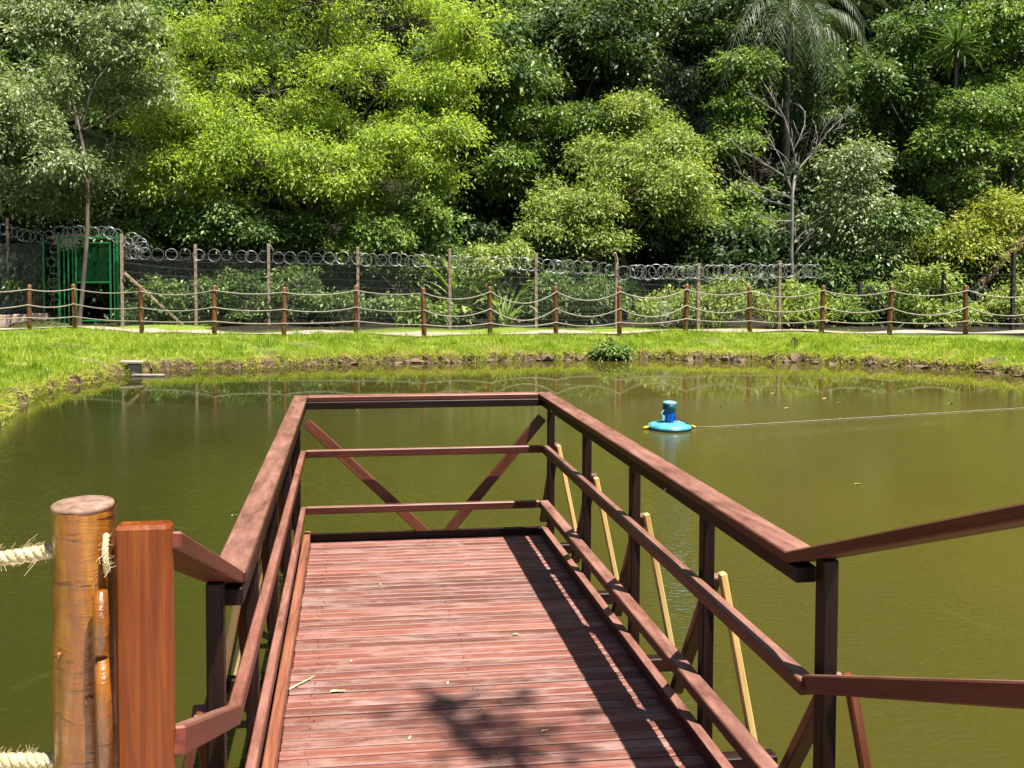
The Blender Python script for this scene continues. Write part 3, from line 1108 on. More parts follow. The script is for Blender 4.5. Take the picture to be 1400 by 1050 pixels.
tree('round_tree', 'rounded pale green tree with dense low crown behind the sagging ropes', at_ground(850, 28.0),
     lobes_px([(845, 265, 85, 55), (775, 285, 50, 45), (920, 250, 50, 50), (850, 215, 70, 36), (742, 312, 32, 28), (945, 295, 32, 50),
               (880, 310, 60, 34), (800, 330, 50, 26), (905, 200, 45, 34)], 27.5, 1.0),
     L['pale'], M['bark'], 36000, .125, .055, .27, 30, 4, .12, flat=.45, stems=2)
tree('domed_tree', 'mid green domed tree rising behind the rounded pale tree', at_ground(745, 32.0),
     lobes_px([(742, 150, 62, 42), (715, 205, 55, 46), (790, 180, 55, 45), (680, 225, 36, 36), (830, 175, 40, 34), (700, 258, 40, 24)], 31.5),
     L['mid'], M['bark'], 24000, .15, .065, .27, 30, 5, .14)
tree('knobbly_tree', 'small knobbly yellowish green tree above the rounded pale tree', at_ground(885, 30.8),
     lobes_px([(868, 150, 28, 30), (905, 185, 46, 34), (850, 195, 34, 22)], 30.5), L['pale'], M['bark'], 8500, .13, .06, .36, 55, 6, .09)
tree('silver_tree', 'silvery grey leaved tree with drooping fine foliage beside the palm', at_ground(935, 33.5),
     lobes_px([(930, 105, 44, 45), (960, 150, 40, 48), (905, 140, 30, 36)], 33.5), L['silver'], M['bark'], 11000, .17, .045, .27, 30, 7, .10, droop=.8)
tree('leafy_tree', 'glossy dark green tree with broad crown beside the spiky rosette plant', at_ground(1255, 30.0),
     lobes_px([(1245, 55, 62, 60), (1225, 150, 50, 60), (1290, 160, 60, 50), (1240, 235, 52, 45), (1190, 110, 30, 40), (1300, 225, 50, 36)], 29.5),
     L['dark'], M['bark_dark'], 27000, .17, .075, .27, 30, 8, .15)
tree('leafy_tree', 'dark green tree with yellow tipped leaves above the leaning trunk', at_ground(1385, 27.0),
     lobes_px([(1360, 40, 70, 50), (1385, 130, 60, 50), (1340, 190, 55, 40), (1420, 210, 60, 50), (1400, 10, 60, 40)], 27.0),
     L['mid'], M['bark_dark'], 22000, .16, .07, .27, 30, 9, .13)
tree('leafy_tree', 'small tree with yellowish leaf tufts below the spiky rosette plant', at_ground(1330, 25.3),
     lobes_px([(1330, 150, 50, 26), (1385, 145, 40, 30), (1300, 195, 44, 34), (1360, 205, 50, 36), (1310, 255, 40, 30)], 25.4),
     L['mid'], M['bark_dark'], 12000, .14, .06, .27, 30, 18, .06)
tree('shrubby_tree', 'small pale dusty green tree between the bare tree and the dark trees', at_ground(1165, 26.0),
     lobes_px([(1163, 220, 32, 30), (1178, 275, 40, 42), (1148, 310, 34, 40), (1195, 330, 40, 40)], 26.0),
     L['dusty'], M['bark'], 13500, .13, .06, .38, 55, 10, .07)
tree('bushy_tree', 'sunlit yellow green bushy tree above the leaning trunk and dark fence posts', at_ground(1330, 25.2),
     lobes_px([(1320, 320, 50, 42), (1372, 295, 45, 42), (1275, 345, 34, 30), (1345, 375, 50, 34), (1400, 340, 40, 40)], 24.8),
     L['yellow'], M['bark'], 19000, .12, .05, .38, 60, 11, .07, stems=2)
tree('dark_tree', 'shadowy green tree with black stems behind the rope posts', at_ground(1225, 25.5),
     lobes_px([(1180, 360, 45, 36), (1230, 300, 40, 36), (1215, 385, 40, 30), (1130, 375, 36, 30)], 25.4),
     L['dark'], M['bark_dark'], 9500, .14, .06, .27, 30, 12, .075, stems=3)
tree('clustered_tree', 'green tree with clustered leaves left of the palm trunk', at_ground(1005, 29.5),
     lobes_px([(1008, 95, 36, 40), (1000, 150, 36, 36), (985, 205, 40, 40), (1000, 290, 44, 50), (965, 350, 36, 30), (1030, 330, 36, 40)], 29.3),
     L['mid'], M['bark_dark'], 18000, .14, .065, .27, 30, 13, .09)
tree('forest_tree', 'tall thin trunked tree with glossy sunlit leaves at the forest top', at_ground(815, 34.0),
     lobes_px([(760, 50, 50, 50), (820, 30, 60, 50), (890, 40, 60, 45), (770, 100, 44, 30), (850, 95, 44, 30)], 34.0),
     L['grey'], M['bark_dark'], 14000, .19, .08, .5, 50, 14, .12, fork=tuple(ony(822, 60, 34.0)))
tree('forest_tree', 'deep green tree filling the gap right of the lime tree', at_ground(680, 36.0),
     lobes_px([(690, 60, 50, 60), (680, 140, 50, 50), (640, 200, 40, 50)], 36.0), L['deep'], M['bark_dark'], 9000, .2, .09, .5, 50, 15, .12)
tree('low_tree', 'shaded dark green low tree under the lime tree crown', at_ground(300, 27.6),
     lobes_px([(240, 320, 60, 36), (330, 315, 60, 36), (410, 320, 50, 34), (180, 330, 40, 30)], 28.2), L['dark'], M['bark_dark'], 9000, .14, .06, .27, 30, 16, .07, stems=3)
tree('low_tree', 'leafy low tree hung with climbers at the right foot of the lime tree', at_ground(550, 26.8),
     lobes_px([(520, 315, 46, 40), (580, 300, 40, 50), (600, 360, 36, 36), (545, 375, 44, 34), (480, 350, 36, 34)], 27.0), L['mid'], M['bark_dark'], 13000, .13, .06, .27, 30, 17, .06, stems=3)

# ------------------------------------------------------------------ palm
def frond_mesh(length, seed, drop):
    rg_ = random.Random(seed)
    m = MB()
    pts, n = [], 14
    for i in range(n + 1):
        t = i / n
        pts.append(Vector((length * .80 * math.sin(t * 1.45) / .99, 0, length * (.30 * math.sin(t * math.pi * .8) - drop * t ** 2.1))))
    m.tube(pts, [.022 * (1 - .85 * i / n) for i in range(n + 1)], 4, False)
    m.t += [.9] * (len(m.v) - len(m.t))
    k = 46
    for i in range(k):
        t = .10 + .90 * i / k
        q = t * n
        j = min(int(q), n - 1)
        p = pts[j].lerp(pts[j + 1], q - j)
        tg = (pts[j + 1] - pts[j]).normalized()
        ll = length * .23 * (1 - .5 * abs(t - .45) * 1.6) * rg_.uniform(.8, 1.15)
        for s in (-1, 1):
            d = (tg * .55 + Vector((0, s * .8, -.55 + rg_.uniform(-.25, .25)))).normalized()
            tip = p + d * ll + Vector((0, 0, -ll * .35))
            md = p + d * ll * .5
            w = Vector((tg.x, 0, tg.z)) * .018
            kk = len(m.v)
            m.v += [tuple(p - w * .4), tuple(md - w), tuple(tip), tuple(md + w)]
            m.f.append((kk, kk + 1, kk + 2, kk + 3))
            tt = min(1, max(0, rg_.gauss(.5, .22)))
            m.t += [tt] * 4
    return m.mesh('frond')


def palm(name, label, px_, pytop, Y, nf, length):
    base = Vector(at_ground(px_ - 6, Y))
    top = ony(px_, pytop, Y)
    root = empty(name, base, label, 'palm')
    rng = np.random.default_rng(4)
    m = MB()
    limb(m, base - Vector((0, 0, .2)), top, .16, .12, rng, .03, 12, 10)
    m.build('trunk', M['bark_dark'], root, True)
    fm = [frond_mesh(length, s, d) for s, d in ((1, .7), (2, 1.1), (3, 1.45))]
    for k in range(nf):
        a = k * 2.399
        u = k / nf
        me = fm[0] if u < .35 else (fm[1] if u < .7 else fm[2])
        tilt = .75 - 1.25 * u
        mt = Matrix.Translation(top) @ Matrix.Rotation(a, 4, 'Z') @ Matrix.Rotation(-tilt, 4, 'Y') @ Matrix.Scale(float(rng.uniform(.85, 1.1)), 4)
        link('frond', me, L['palm'], root, mt)


palm('palm_tree', 'tall palm with drooping grey green fronds behind the bare tree', 1078, 38, 30.5, 30, 3.7)

# spiky rosette plant on a stem
yb = Vector(at_ground(1312, 26.2))
yt = ony(1308, 62, 26.2)
yr = empty('rosette_plant', yb, 'tall stemmed plant topped by a spiky dark green rosette', 'plant')
m = MB()
rngy = np.random.default_rng(8)
limb(m, yb - Vector((0, 0, .2)), yt, .09, .07, rngy, .05, 8, 8)
m.build('stem', M['bark_dark'], yr, True)


def blade_mesh(length, width, bend, nseg=6, tint=.4, name='blade', fold=.0):
    m = MB()
    for i in range(nseg + 1):
        t = i / nseg
        w = width * .5 * (math.sin(math.pi * min(1, t * .92 + .08)) ** .6) * (1 if t < .96 else .1)
        x = length * math.sin(bend * t) / max(bend, .01) if bend > .01 else length * t
        z = -length * (1 - math.cos(bend * t)) / max(bend, .01) if bend > .01 else 0
        m.v += [(x, -w, z + fold * w), (x, 0, z), (x, w, z + fold * w)]
        m.t += [tint + .1, tint - .1, tint + .1]
    for i in range(nseg):
        k = i * 3
        m.f += [(k, k + 3, k + 4, k + 1), (k + 1, k + 4, k + 5, k + 2)]
    return m.mesh(name)


bl = [blade_mesh(1.3, .10, .35, tint=.30), blade_mesh(1.3, .10, .8, tint=.45)]
dead = blade_mesh(1.1, .07, .7, tint=.9)
for k in range(54):
    a = k * 2.399
    u = k / 54
    mt = Matrix.Translation(yt) @ Matrix.Rotation(a, 4, 'Z') @ Matrix.Rotation(-(1.45 - 2.2 * u), 4, 'Y') @ Matrix.Scale(float(rngy.uniform(.8, 1.1)), 4)
    link('blade', bl[k % 2], L['dark'], yr, mt)
for k in range(9):
    a = k * .7
    mt = Matrix.Translation(yt - Vector((0, 0, .1))) @ Matrix.Rotation(a, 4, 'Z') @ Matrix.Rotation(1.25, 4, 'Y')
    link('dead_blade', dead, M['bark_red'], yr, mt)

# bare tree
bt = empty('bare_tree', at_ground(1083, 25.0), 'leafless pale grey tree with upswept forked branches behind the razor wire', 'tree')
BR = [([(1083, 452), (1084, 400), (1082, 350), (1083, 300), (1083, 270), (1087, 240)], 5.0, 3.0, 0),
      ([(1087, 242), (1087, 215), (1082, 195), (1072, 160), (1060, 140), (1045, 115)], 2.6, .8, -.3),
      ([(1083, 262), (1075, 243), (1055, 230), (1035, 218), (1012, 205), (996, 188)], 2.8, .8, .4),
      ([(1083, 272), (1063, 262), (1040, 256), (1015, 240), (1003, 213)], 2.2, .7, -.5),
      ([(1083, 282), (1055, 276), (1030, 264), (1005, 252), (988, 240)], 1.9, .6, .6),
      ([(1087, 243), (1096, 226), (1115, 205), (1132, 180), (1150, 163), (1162, 152)], 2.4, .6, .3),
      ([(1085, 205), (1093, 190), (1100, 170), (1101, 152)], 1.6, .6, .5),
      ([(1116, 203), (1124, 180), (1137, 160)], 1.3, .5, -.2), ([(1083, 302), (1060, 302), (1045, 298), (1030, 288)], 1.6, .6, -.4),
      ([(1083, 352), (1094, 337), (1103, 328), (1108, 312)], 1.5, .6, .3), ([(1073, 162), (1060, 152), (1044, 142), (1024, 126)], 1.2, .4, .2),
      ([(1077, 246), (1066, 215), (1055, 195), (1046, 176)], 1.5, .5, .6), ([(1092, 228), (1108, 210), (1113, 190), (1116, 172)], 1.4, .5, -.5),
      ([(1086, 235), (1074, 215), (1062, 205), (1050, 203)], 1.2, .4, .3), ([(1040, 256), (1030, 246), (1018, 243)], 1.0, .4, 0),
      ([(1132, 180), (1140, 178), (1152, 172)], .9, .35, .2), ([(1083, 320), (1070, 312), (1060, 316), (1052, 310)], 1.2, .4, -.2),
      ([(1035, 218), (1025, 206), (1020, 196)], .9, .35, 0), ([(1085, 330), (1098, 318), (1112, 312), (1128, 296)], 1.1, .4, .4)]
rgw0 = random.Random(2)
for k, (pl, w0, w1, dd) in enumerate(BR):
    m = MB()
    n = len(pl)
    P = [ony(x, y, 25.0 + dd * i / (n - 1)) for i, (x, y) in enumerate(pl)]
    sc_ = .62 if k == 0 else .58
    m.tube(P, [(w0 + (w1 - w0) * i / (n - 1)) * sc_ * 25 / F for i in range(n)], 7 if k == 0 else 5)
    if k:
        for q_ in range(len(P) * 2):
            j_ = rgw0.randrange(1, n)
            a_ = P[j_ - 1].lerp(P[j_], rgw0.random())
            dr = (P[j_] - P[j_ - 1]).normalized() + Vector((rgw0.uniform(-.9, .9), rgw0.uniform(-.9, .9), rgw0.uniform(-.3, .9)))
            e_ = a_ + dr.normalized() * rgw0.uniform(.25, .7)
            m.tube([a_, a_.lerp(e_, .5) + Vector((rgw0.uniform(-.04, .04), 0, .03)), e_], [.010, .007, .003], 4)
    m.build('trunk' if k == 0 else 'branch', M['bark_pale'], bt, True)

# leaning trunk on the right, and the dark bare stems
def stem_thing(name, label, pl, w0, w1, Y, bark, cat='tree trunk', group=None):
    m = MB()
    n = len(pl)
    P = [ony(x, y, Y) for x, y in pl]
    P[0].z = gz(P[0].x, P[0].y) - .1
    m.tube(P, [(w0 + (w1 - w0) * i / (n - 1)) * Y / F for i in range(n)], 8)
    return tag(m.build(name, bark, None, True), label, cat, group)


stem_thing('leaning_trunk', 'reddish brown tree trunk leaning steeply over the rope line', [(1296, 450), (1318, 420), (1345, 385), (1375, 352), (1410, 318)], 8, 5.5, 24.6, M['bark_red'])
stem_thing('thin_trunk', 'thin black tree stem behind the ropes under dark foliage', [(1229, 450), (1230, 400), (1228, 350), (1226, 290)], 4.5, 3, 24.6, M['bark_dark'])


# ------------------------------------------------------------------ understory shrubs
def shrub(name, label, px_, Y, lob, mat, n, ln=.12, wd=.05, seed=0, group=None, cr=.2, bough=.42, stems=3, **kw):
    return tree(name, label, at_ground(px_, Y), lobes_px(lob, Y, 1.0), mat, M['bark_dark'], int(n * (.62 if Y > 20 else 1)), ln, wd, cr, 25, seed, .025, group=group, cat='shrub', stems=stems, twigs=.3, bough=bough, **kw)


shrub('bush', 'low pale green bush below the rounded tree by the fence', 680, 25.5, [(670, 355, 36, 24), (655, 395, 30, 26), (700, 340, 24, 18)], L['pale'], 6000, seed=31)
shrub('bush', 'spreading leafy bush behind the left fence wires', 330, 26.6, [(330, 395, 50, 34), (400, 390, 40, 36), (270, 405, 40, 26), (350, 425, 60, 18)], L['dark'], 8000, seed=32)
shrub('bush', 'dim green bush beside the green gate post', 205, 26.8, [(215, 405, 36, 30), (190, 430, 26, 16), (240, 430, 26, 14)], L['dark'], 4200, seed=33)
shrub('bush', 'sunny low bush behind the wires below the climbers', 480, 25.8, [(470, 420, 44, 20), (530, 420, 40, 22), (440, 410, 30, 24)], L['dark'], 6500, seed=34)
shrub('bush', 'bright broad leaved plant at the foot of the tall fence post', 590, 25.0, [(585, 425, 34, 18), (620, 430, 24, 14), (560, 432, 26, 12)], L['mid'], 2400, .14, .07, seed=35)
shrub('bush', 'dusky bush in the shade behind the sagging ropes', 790, 24.3, [(770, 400, 46, 34), (820, 410, 46, 32), (740, 420, 30, 24)], L['dark'], 6500, seed=36)
shrub('bush', 'green weedy bush behind the right hand wire posts', 960, 23.9, [(960, 415, 40, 30), (1000, 405, 34, 34), (920, 420, 30, 26), (890, 425, 30, 20)], L['pale'], 6500, seed=37)
shrub('bush', 'yellow flowering bright bush around the foot of the bare tree', 1085, 23.4, [(1065, 420, 34, 30), (1105, 415, 34, 30), (1090, 395, 26, 20)], L['pale'], 3600, .13, .04, seed=38)
shrub('bush', 'shaded bush behind the dark leaning stay', 1200, 23.8, [(1170, 425, 34, 22), (1250, 425, 40, 24), (1200, 405, 34, 24)], L['mid'], 5200, seed=39)
shrub('bush', 'sunlit mixed bush by the black fence posts', 1330, 23.0, [(1290, 420, 36, 26), (1340, 425, 40, 22), (1390, 415, 40, 30)], L['pale'], 6000, seed=40)
shrub('bush', 'lime green shrub beside the tall black fence post', 1265, 23.4, [(1262, 372, 40, 16), (1240, 390, 22, 12), (1285, 385, 22, 20)], L['pale'], 2400, seed=41)
shrub('bush', 'grey green undergrowth behind the mesh panel by the block wall', 25, 28.0, [(20, 380, 50, 50), (-30, 360, 50, 50), (60, 400, 30, 36)], L['dark'], 6500, seed=42)


# clumps of long arching leaves
def arching(name, label, px_, pyb, Y, nl, length, mat, seed, width=.07, up=1.1):
    rg_ = random.Random(seed)
    b = Vector(at_ground(px_, Y))
    root = empty(name, b, label, 'plant')
    ms = [blade_mesh(length, width, q, 7, t, 'leaf', .35) for q, t in ((.8, .35), (1.25, .55), (1.7, .75))]
    for k in range(nl):
        mt = (Matrix.Translation(b + Vector((rg_.uniform(-.15, .15), rg_.uniform(-.15, .15), 0))) @ Matrix.Rotation(k * 2.4 + rg_.uniform(-.3, .3), 4, 'Z')
              @ Matrix.Rotation(-up - rg_.uniform(-.25, .3), 4, 'Y') @ Matrix.Scale(rg_.uniform(.65, 1.15), 4))
        link('leaf', ms[k % 3], mat, root, mt)


arching('arching_plant', 'clump of long arching strap leaves behind the fence by the tall post', 690, 450, 24.3, 30, 2.1, L['mid'], 3)
arching('arching_plant', 'upright pale banana like clump in the gap under the trees', 632, 450, 26.0, 16, 2.6, L['pale'], 4, .2, 1.25)
arching('arching_plant', 'tufted grassy plant with yellow green blades beside the bare trunk', 1060, 450, 22.9, 34, 1.35, L['yellow'], 5, .045, 1.2)
arching('arching_plant', 'tufted green grassy plant right of the bare trunk', 1120, 450, 23.0, 28, 1.25, L['lime'], 6, .045, 1.2)
arching('arching_plant', 'dark spiky leaved plant between two black fence posts', 1262, 450, 22.6, 26, 1.1, L['dark'], 7, .05, 1.0)
arching('arching_plant', 'slim grassy clump right of the middle fence posts', 985, 450, 22.9, 24, 1.1, L['lime'], 8, .04, 1.2)

# ------------------------------------------------------------------ tall wire fence
WIRE = [(-13.2, 26.9, 10, 298), (-6.75, 25.7, 166, 320), (-4.75, 25.7, 267, 334), (-2.5, 25.2, 367, 333), (0.2, 24.5, 489, 338), (2.8, 23.8, 615, 340),
        (5.05, 23.1, 733, 346), (7.35, 22.7, 843, 354), (9.6, 22.5, 955, 360), (11.85, 22.2, 1066, 357)]
wf = empty('wire_fence', (0, 24.5, gz(0, 24.5)), 'tall wire fence of weathered grey brown posts and straight wires beyond the path', 'fence')
tops = []
for k, (x, y, px_, pt) in enumerate(WIRE):
    p = ony(px_, pt, y)
    zb = gz(p.x, y)
    t = Vector((p.x, y, p.z))
    tops.append(t)
    w = .085 if k else .07
    beam('post', (p.x, y, zb - .2), (p.x, y, p.z), w, w, M['fence_post'], wf, .008, up=Vector((0, 1, 0)))
# slanting tip on the post where the fence bends, and the stay by the gate
t7 = tops[7]
beam('post_tip', t7 - Vector((0, .02, .03)), t7 + Vector((-.09, -.12, .17)), .07, .07, M['fence_post'], wf, .008)
beam('stay', (tops[1].x + .08, 25.62, 1.98), (tops[1].x + 1.75, 25.62, gz(-5, 25.6) + .02), .07, .07, M['fence_post'], wf, .006)


def mesh_bay(a, b, z0a, z0b, z1a, z1b, cell=.085, r=.0013):
    m = MB()
    A, B = Vector(a), Vector(b)
    wl = (B - A).length
    hh = min(z1a - z0a, z1b - z0b)
    n = int((wl + hh) / cell)
    nrm = Vector((-(B - A).y, (B - A).x, 0)).normalized()
    for i in range(n):
        for s in (0, 1):
            u0 = i * cell - hh
            p0, p1 = (u0, 0.0), (u0 + hh, hh)
            if p0[0] < 0:
                p0 = (0, -u0)
            if p1[0] > wl:
                p1 = (wl, wl - u0)
            if p1[0] - p0[0] < .01:
                continue
            q = []
            for (u, v) in (p0, p1):
                uu = u if s == 0 else wl - u
                f = uu / wl
                q.append(A.lerp(B, f) + Vector((0, 0, z0a + (z0b - z0a) * f + v)) + nrm * (.004 if s else -.004))
            m.tube(q, r, 3, False)
    return m


for k in range(1, len(WIRE) - 1):
    a, b2 = tops[k], tops[k + 1]
    za, zb = gz(a.x, a.y) + .05, gz(b2.x, b2.y) + .05
    o = mesh_bay((a.x, a.y, 0), (b2.x, b2.y, 0), za, zb, a.z - .35, b2.z - .35).build('chain_mesh', M['mesh_wire'], wf)
    o['kind'] = 'stuff'
    for j in range(9):
        f = .12 + .88 * j / 8
        m = MB()
        m.tube([(a.x, a.y - .045, za + (a.z - .30 - za) * f), ((a.x + b2.x) / 2, (a.y + b2.y) / 2 - .045, (za + zb) / 2 + ((a.z + b2.z) / 2 - .31 - (za + zb) / 2) * f - .015),
                (b2.x, b2.y - .045, zb + (b2.z - .30 - zb) * f)], .0038, 4, False)
        m.build('wire_strand', M['zinc'], wf)
# the grey mesh panel left of the gate
pa, pb = Vector((-15.5, 27.2, 0)), Vector((-9.15, 26.3, 0))
mp_ = empty('mesh_panel', (-12, 26.7, gz(-12, 26.7)), 'fine grey mesh panel standing on the low block wall left of the gate', 'fence panel')
o = mesh_bay(pa, pb, .75, .75, 3.15, 2.85, .055, .0034).build('chain_mesh', M['mesh_wire'], mp_)
o['kind'] = 'stuff'
beam('end_post', (-9.15, 26.3, .3), (-9.15, 26.3, 2.95), .06, .06, M['green_paint'], mp_, .004, up=Vector((0, 1, 0)))
# dark posts and stay at the right
dposts = empty('dark_fence', (16, 22, gz(16, 22)), 'row of blackened fence posts with a leaning stay in the shade', 'fence')
for px_, yt_, Y in ((1176, 385, 23.4), (1291, 362, 22.6), (1386, 345, 22.0)):
    p = ony(px_, yt_, Y)
    beam('post', (p.x, Y, gz(p.x, Y) - .2), (p.x, Y, p.z), .10, .10, M['dark_fence_post'], dposts, .01, up=Vector((0, 1, 0)))
p0, p1 = ony(1185, 392, 23.2), ony(1226, 440, 23.2)
beam('stay', p0, p1, .08, .08, M['dark_fence_post'], dposts, .008)
beam('post_tip', ony(1290, 366, 22.6), ony(1283, 350, 22.5), .07, .07, M['dark_fence_post'], dposts, .006)
for j in range(4):
    m = MB()
    m.tube([tuple(ony(x_, 375 + j * 20, Y - .06)) for x_, Y in ((1176, 23.4), (1291, 22.6), (1386, 22.0), (1440, 21.8))], .004, 4, False)
    m.build('wire_strand', M['mesh_wire'], dposts)

# razor coils
def ring_mesh(R, r=.0056):
    m = MB()
    n = 22
    pts = [Vector((R * math.cos(2 * math.pi * i / n), 0, R * math.sin(2 * math.pi * i / n))) for i in range(n)]
    k = len(m.v)
    sd = 4
    for i, p in enumerate(pts):
        e = p.normalized()
        for j in range(sd):
            g = math.pi * 2 * j / sd
            m.v.append(tuple(p + e * math.cos(g) * r * 1.35 + Vector((0, 1, 0)) * math.sin(g) * r * .8))
    for i in range(n):
        i2 = (i + 1) % n
        for j in range(sd):
            j2 = (j + 1) % sd
            m.f.append((i * sd + j, i2 * sd + j, i2 * sd + j2, i * sd + j2))
    # barbs
    for i in range(0, n, 2):
        p = pts[i]
        t = Vector((-p.z, 0, p.x)).normalized()
        e = p.normalized()
        kk = len(m.v)
        m.v += [tuple(p - t * .012), tuple(p + e * .026 + t * .01), tuple(p + t * .012), tuple(p - e * .026 - t * .01)]
        m.f.append((kk, kk + 1, kk + 2, kk + 3))
    return m.mesh('ring')


RM = ring_mesh(.182)
rgr = random.Random(12)


def coil(label, pts, n, tilt=.25, scale=1.0):
    """rings along a polyline of (px, py, Y)"""
    P = [ony(*q) for q in pts]
    root = empty('razor_coil', P[0], label, 'razor wire')
    Ls = [0]
    for a, b2 in zip(P[:-1], P[1:]):
        Ls.append(Ls[-1] + (b2 - a).length)
    for i in range(n):
        t = Ls[-1] * (i + .5) / n
        j = max(q for q in range(len(P) - 1) if Ls[q] <= t)
        p = P[j].lerp(P[j + 1], (t - Ls[j]) / (Ls[j + 1] - Ls[j]))
        p = p + Vector((rgr.uniform(-.06, .06), rgr.uniform(-.03, .03), rgr.uniform(-.035, .03)))
        s = scale * rgr.uniform(.84, 1.04)
        mt = Matrix.Translation(p) @ Matrix.Rotation(rgr.uniform(-.15, .15) - .1, 4, 'Z') @ Matrix.Rotation(rgr.uniform(-tilt, tilt), 4, 'X') @ Matrix.Diagonal((s, s, s, 1))
        mt = mt @ Matrix.Rotation((i % 2) * .25, 4, 'Z')
        link('ring', RM, M['zinc'], root, mt)
    m = MB()
    m.tube([p + Vector((0, .02, -.16)) for p in P], .004, 4, False)
    m.build('support_wire', M['zinc'], root)


coil('row of separate razor wire rings on top of the fence right of the gate', [(170, 347, 25.65), (267, 347, 25.65), (367, 351, 25.2), (480, 354, 24.5)], 17)
coil('overlapping razor wire rings across the middle of the wire fence', [(485, 354, 24.45), (615, 358, 23.75), (733, 362, 23.05), (838, 368, 22.7)], 34)
coil('tightly stacked razor wire rings at the right end of the wire fence', [(852, 372, 22.65), (955, 373, 22.45), (1066, 371, 22.15), (1120, 371, 22.1)], 38, .1, 1.08)
coil('razor wire rings over the green gate', [(74, 318, 26.1), (150, 317, 25.95), (160, 322, 25.85)], 13, .3, 1.05)
coil('razor wire rings along the top of the grey mesh panel', [(-12, 312, 27.0), (10, 314, 26.9), (36, 322, 26.7), (70, 324, 26.4)], 10, .3)
coil('razor wire rings heaped beside the gate corner post', [(168, 338, 25.75), (182, 326, 25.75), (196, 337, 25.75), (186, 346, 25.75), (172, 346, 25.75)], 9, .4)
coil('vertical run of razor wire rings down the left gate jamb', [(73, 336, 26.15), (73, 380, 26.15), (74, 420, 26.15)], 9, .3, .8)
coil('vertical stack of razor wire rings hanging beside a wire post', [(908, 405, 22.5), (908, 448, 22.5)], 8, .3, .85)

# ------------------------------------------------------------------ green gate
gate = empty('green_gate', (-7.9, 26.0, gz(-7.9, 26)), 'green painted metal gate with mesh leaf under razor wire', 'gate')


def gp(px_, py_, Y=26.0):
    return ony(px_, py_, Y)


gbase = gz(-7.9, 26.0)
for px_, w in ((80, .07), (160, .07)):
    p = gp(px_, 318)
    beam('gate_post', (p.x, 26.0, gbase - .1), (p.x, 26.0, p.z), w, w, M['green_paint'], gate, .004, up=Vector((0, 1, 0)))
xa, xb = gp(82, 320).x, gp(158, 320).x
ztop = gp(120, 323).z
beam('lintel', (xa + .04, 26.0, ztop - .03), (xb - .04, 26.0, ztop - .03), .05, .055, M['green_paint'], gate)
leaf = empty('gate_leaf', (xa, 25.98, gbase))
adopt(leaf, gate)
xl0, xl1 = gp(104, 330).x, gp(151, 330).x
zl1, zl0, zmid = gp(120, 331).z, gbase + .12, gp(120, 386).z
for x_ in (xl0, xl1, xl1 + .12):
    beam('stile', (x_, 25.95, zl0), (x_, 25.95, zl1), .045, .045, M['green_paint'], leaf, .003, up=Vector((0, 1, 0)))
for z_ in (zl1 - .022, zmid, zl0 + .03):
    beam('crossbar', (xl0 + .024, 25.95, z_), (xl1 - .024, 25.95, z_), .04, .04, M['green_paint'], leaf, .003)
o = mesh_bay((xl0 + .02, 25.965, 0), (xl1 - .02, 25.965, 0), zmid, zmid, zl1, zl1, .05, .0022).build('mesh_infill', M['green_paint'], leaf)
o['kind'] = 'stuff'
for px_ in (87, 93, 99):
    p = gp(px_, 326, 25.95)
    beam('side_bar', (p.x, 25.95, gbase + .05), (p.x, 25.95, p.z), .035, .035, M['green_paint'], gate, .003, up=Vector((0, 1, 0)))

# low block wall left of the gate
bw = empty('block_wall', (-11.5, 26.2, gz(-11.5, 26.2)), 'low wall of pinkish rough blocks under the grey mesh panel', 'wall')
xx = -14.6
rgw = random.Random(9)
while xx < -9.2:
    w = rgw.uniform(.42, .62)
    yy = 26.62 - (xx + 14.6) / 5.4 * .45
    z0 = gz(xx, 25.9) - .12
    beam('block', (xx, yy, z0 + .24), (xx + w - .015, yy - .03, z0 + .24), .16, .46 + rgw.uniform(-.02, .02), M['block'], bw, .015)
    xx += w

# ------------------------------------------------------------------ rope fence
RH = 1.24
tops_r = []
rpm = MB()
rpm.lathe([(.062, -.2), (.060, .3), (.058, .8), (.056, RH - .03), (.045, RH), (.01, RH + .005)], (0, 0, 0), 12)
rpm_me = rpm.mesh('rope_post', True)
for k, (x, y) in enumerate(ROPE_XY):
    z = gz(x, y)
    o = link('rope_post', rpm_me, M['rope_post'], None, Matrix.Translation((x, y, z)) @ Matrix.Rotation(rgw.uniform(-.03, .03), 4, 'Y') @ Matrix.Rotation(k * 1.1, 4, 'Z'))
    tag(o, 'round reddish brown log post carrying the ropes along the far bank', 'post', 'rope posts along the far bank')
    tops_r.append(Vector((x, y, z)))
for nm, hz in (('topmost', RH - .13), ('middle', RH - .55), ('lowest', RH - .90)):
    pts = []
    for k in range(len(tops_r) - 1):
        a, b2 = tops_r[k], tops_r[k + 1]
        sag = rgw.uniform(.06, .11) if k < 7 else (rgw.uniform(.20, .30) if k in (8, 9, 10) else rgw.uniform(.12, .2))
        if nm == 'lowest':
            sag *= .35
        for i in range(10):
            t = i / 10
            q = a.lerp(b2, t)
            pts.append(q + Vector((0, -.058 + .02 * math.sin(i), hz - sag * 4 * t * (1 - t))))
    pts.append(tops_r[-1] + Vector((0, -.058, hz)))
    m = MB()
    m.tube(pts, .0165, 6)
    tag(m.build('bank_rope', M['rope_far'], smooth=True), nm + ' sagging rope strung between the log posts on the far bank', 'rope')

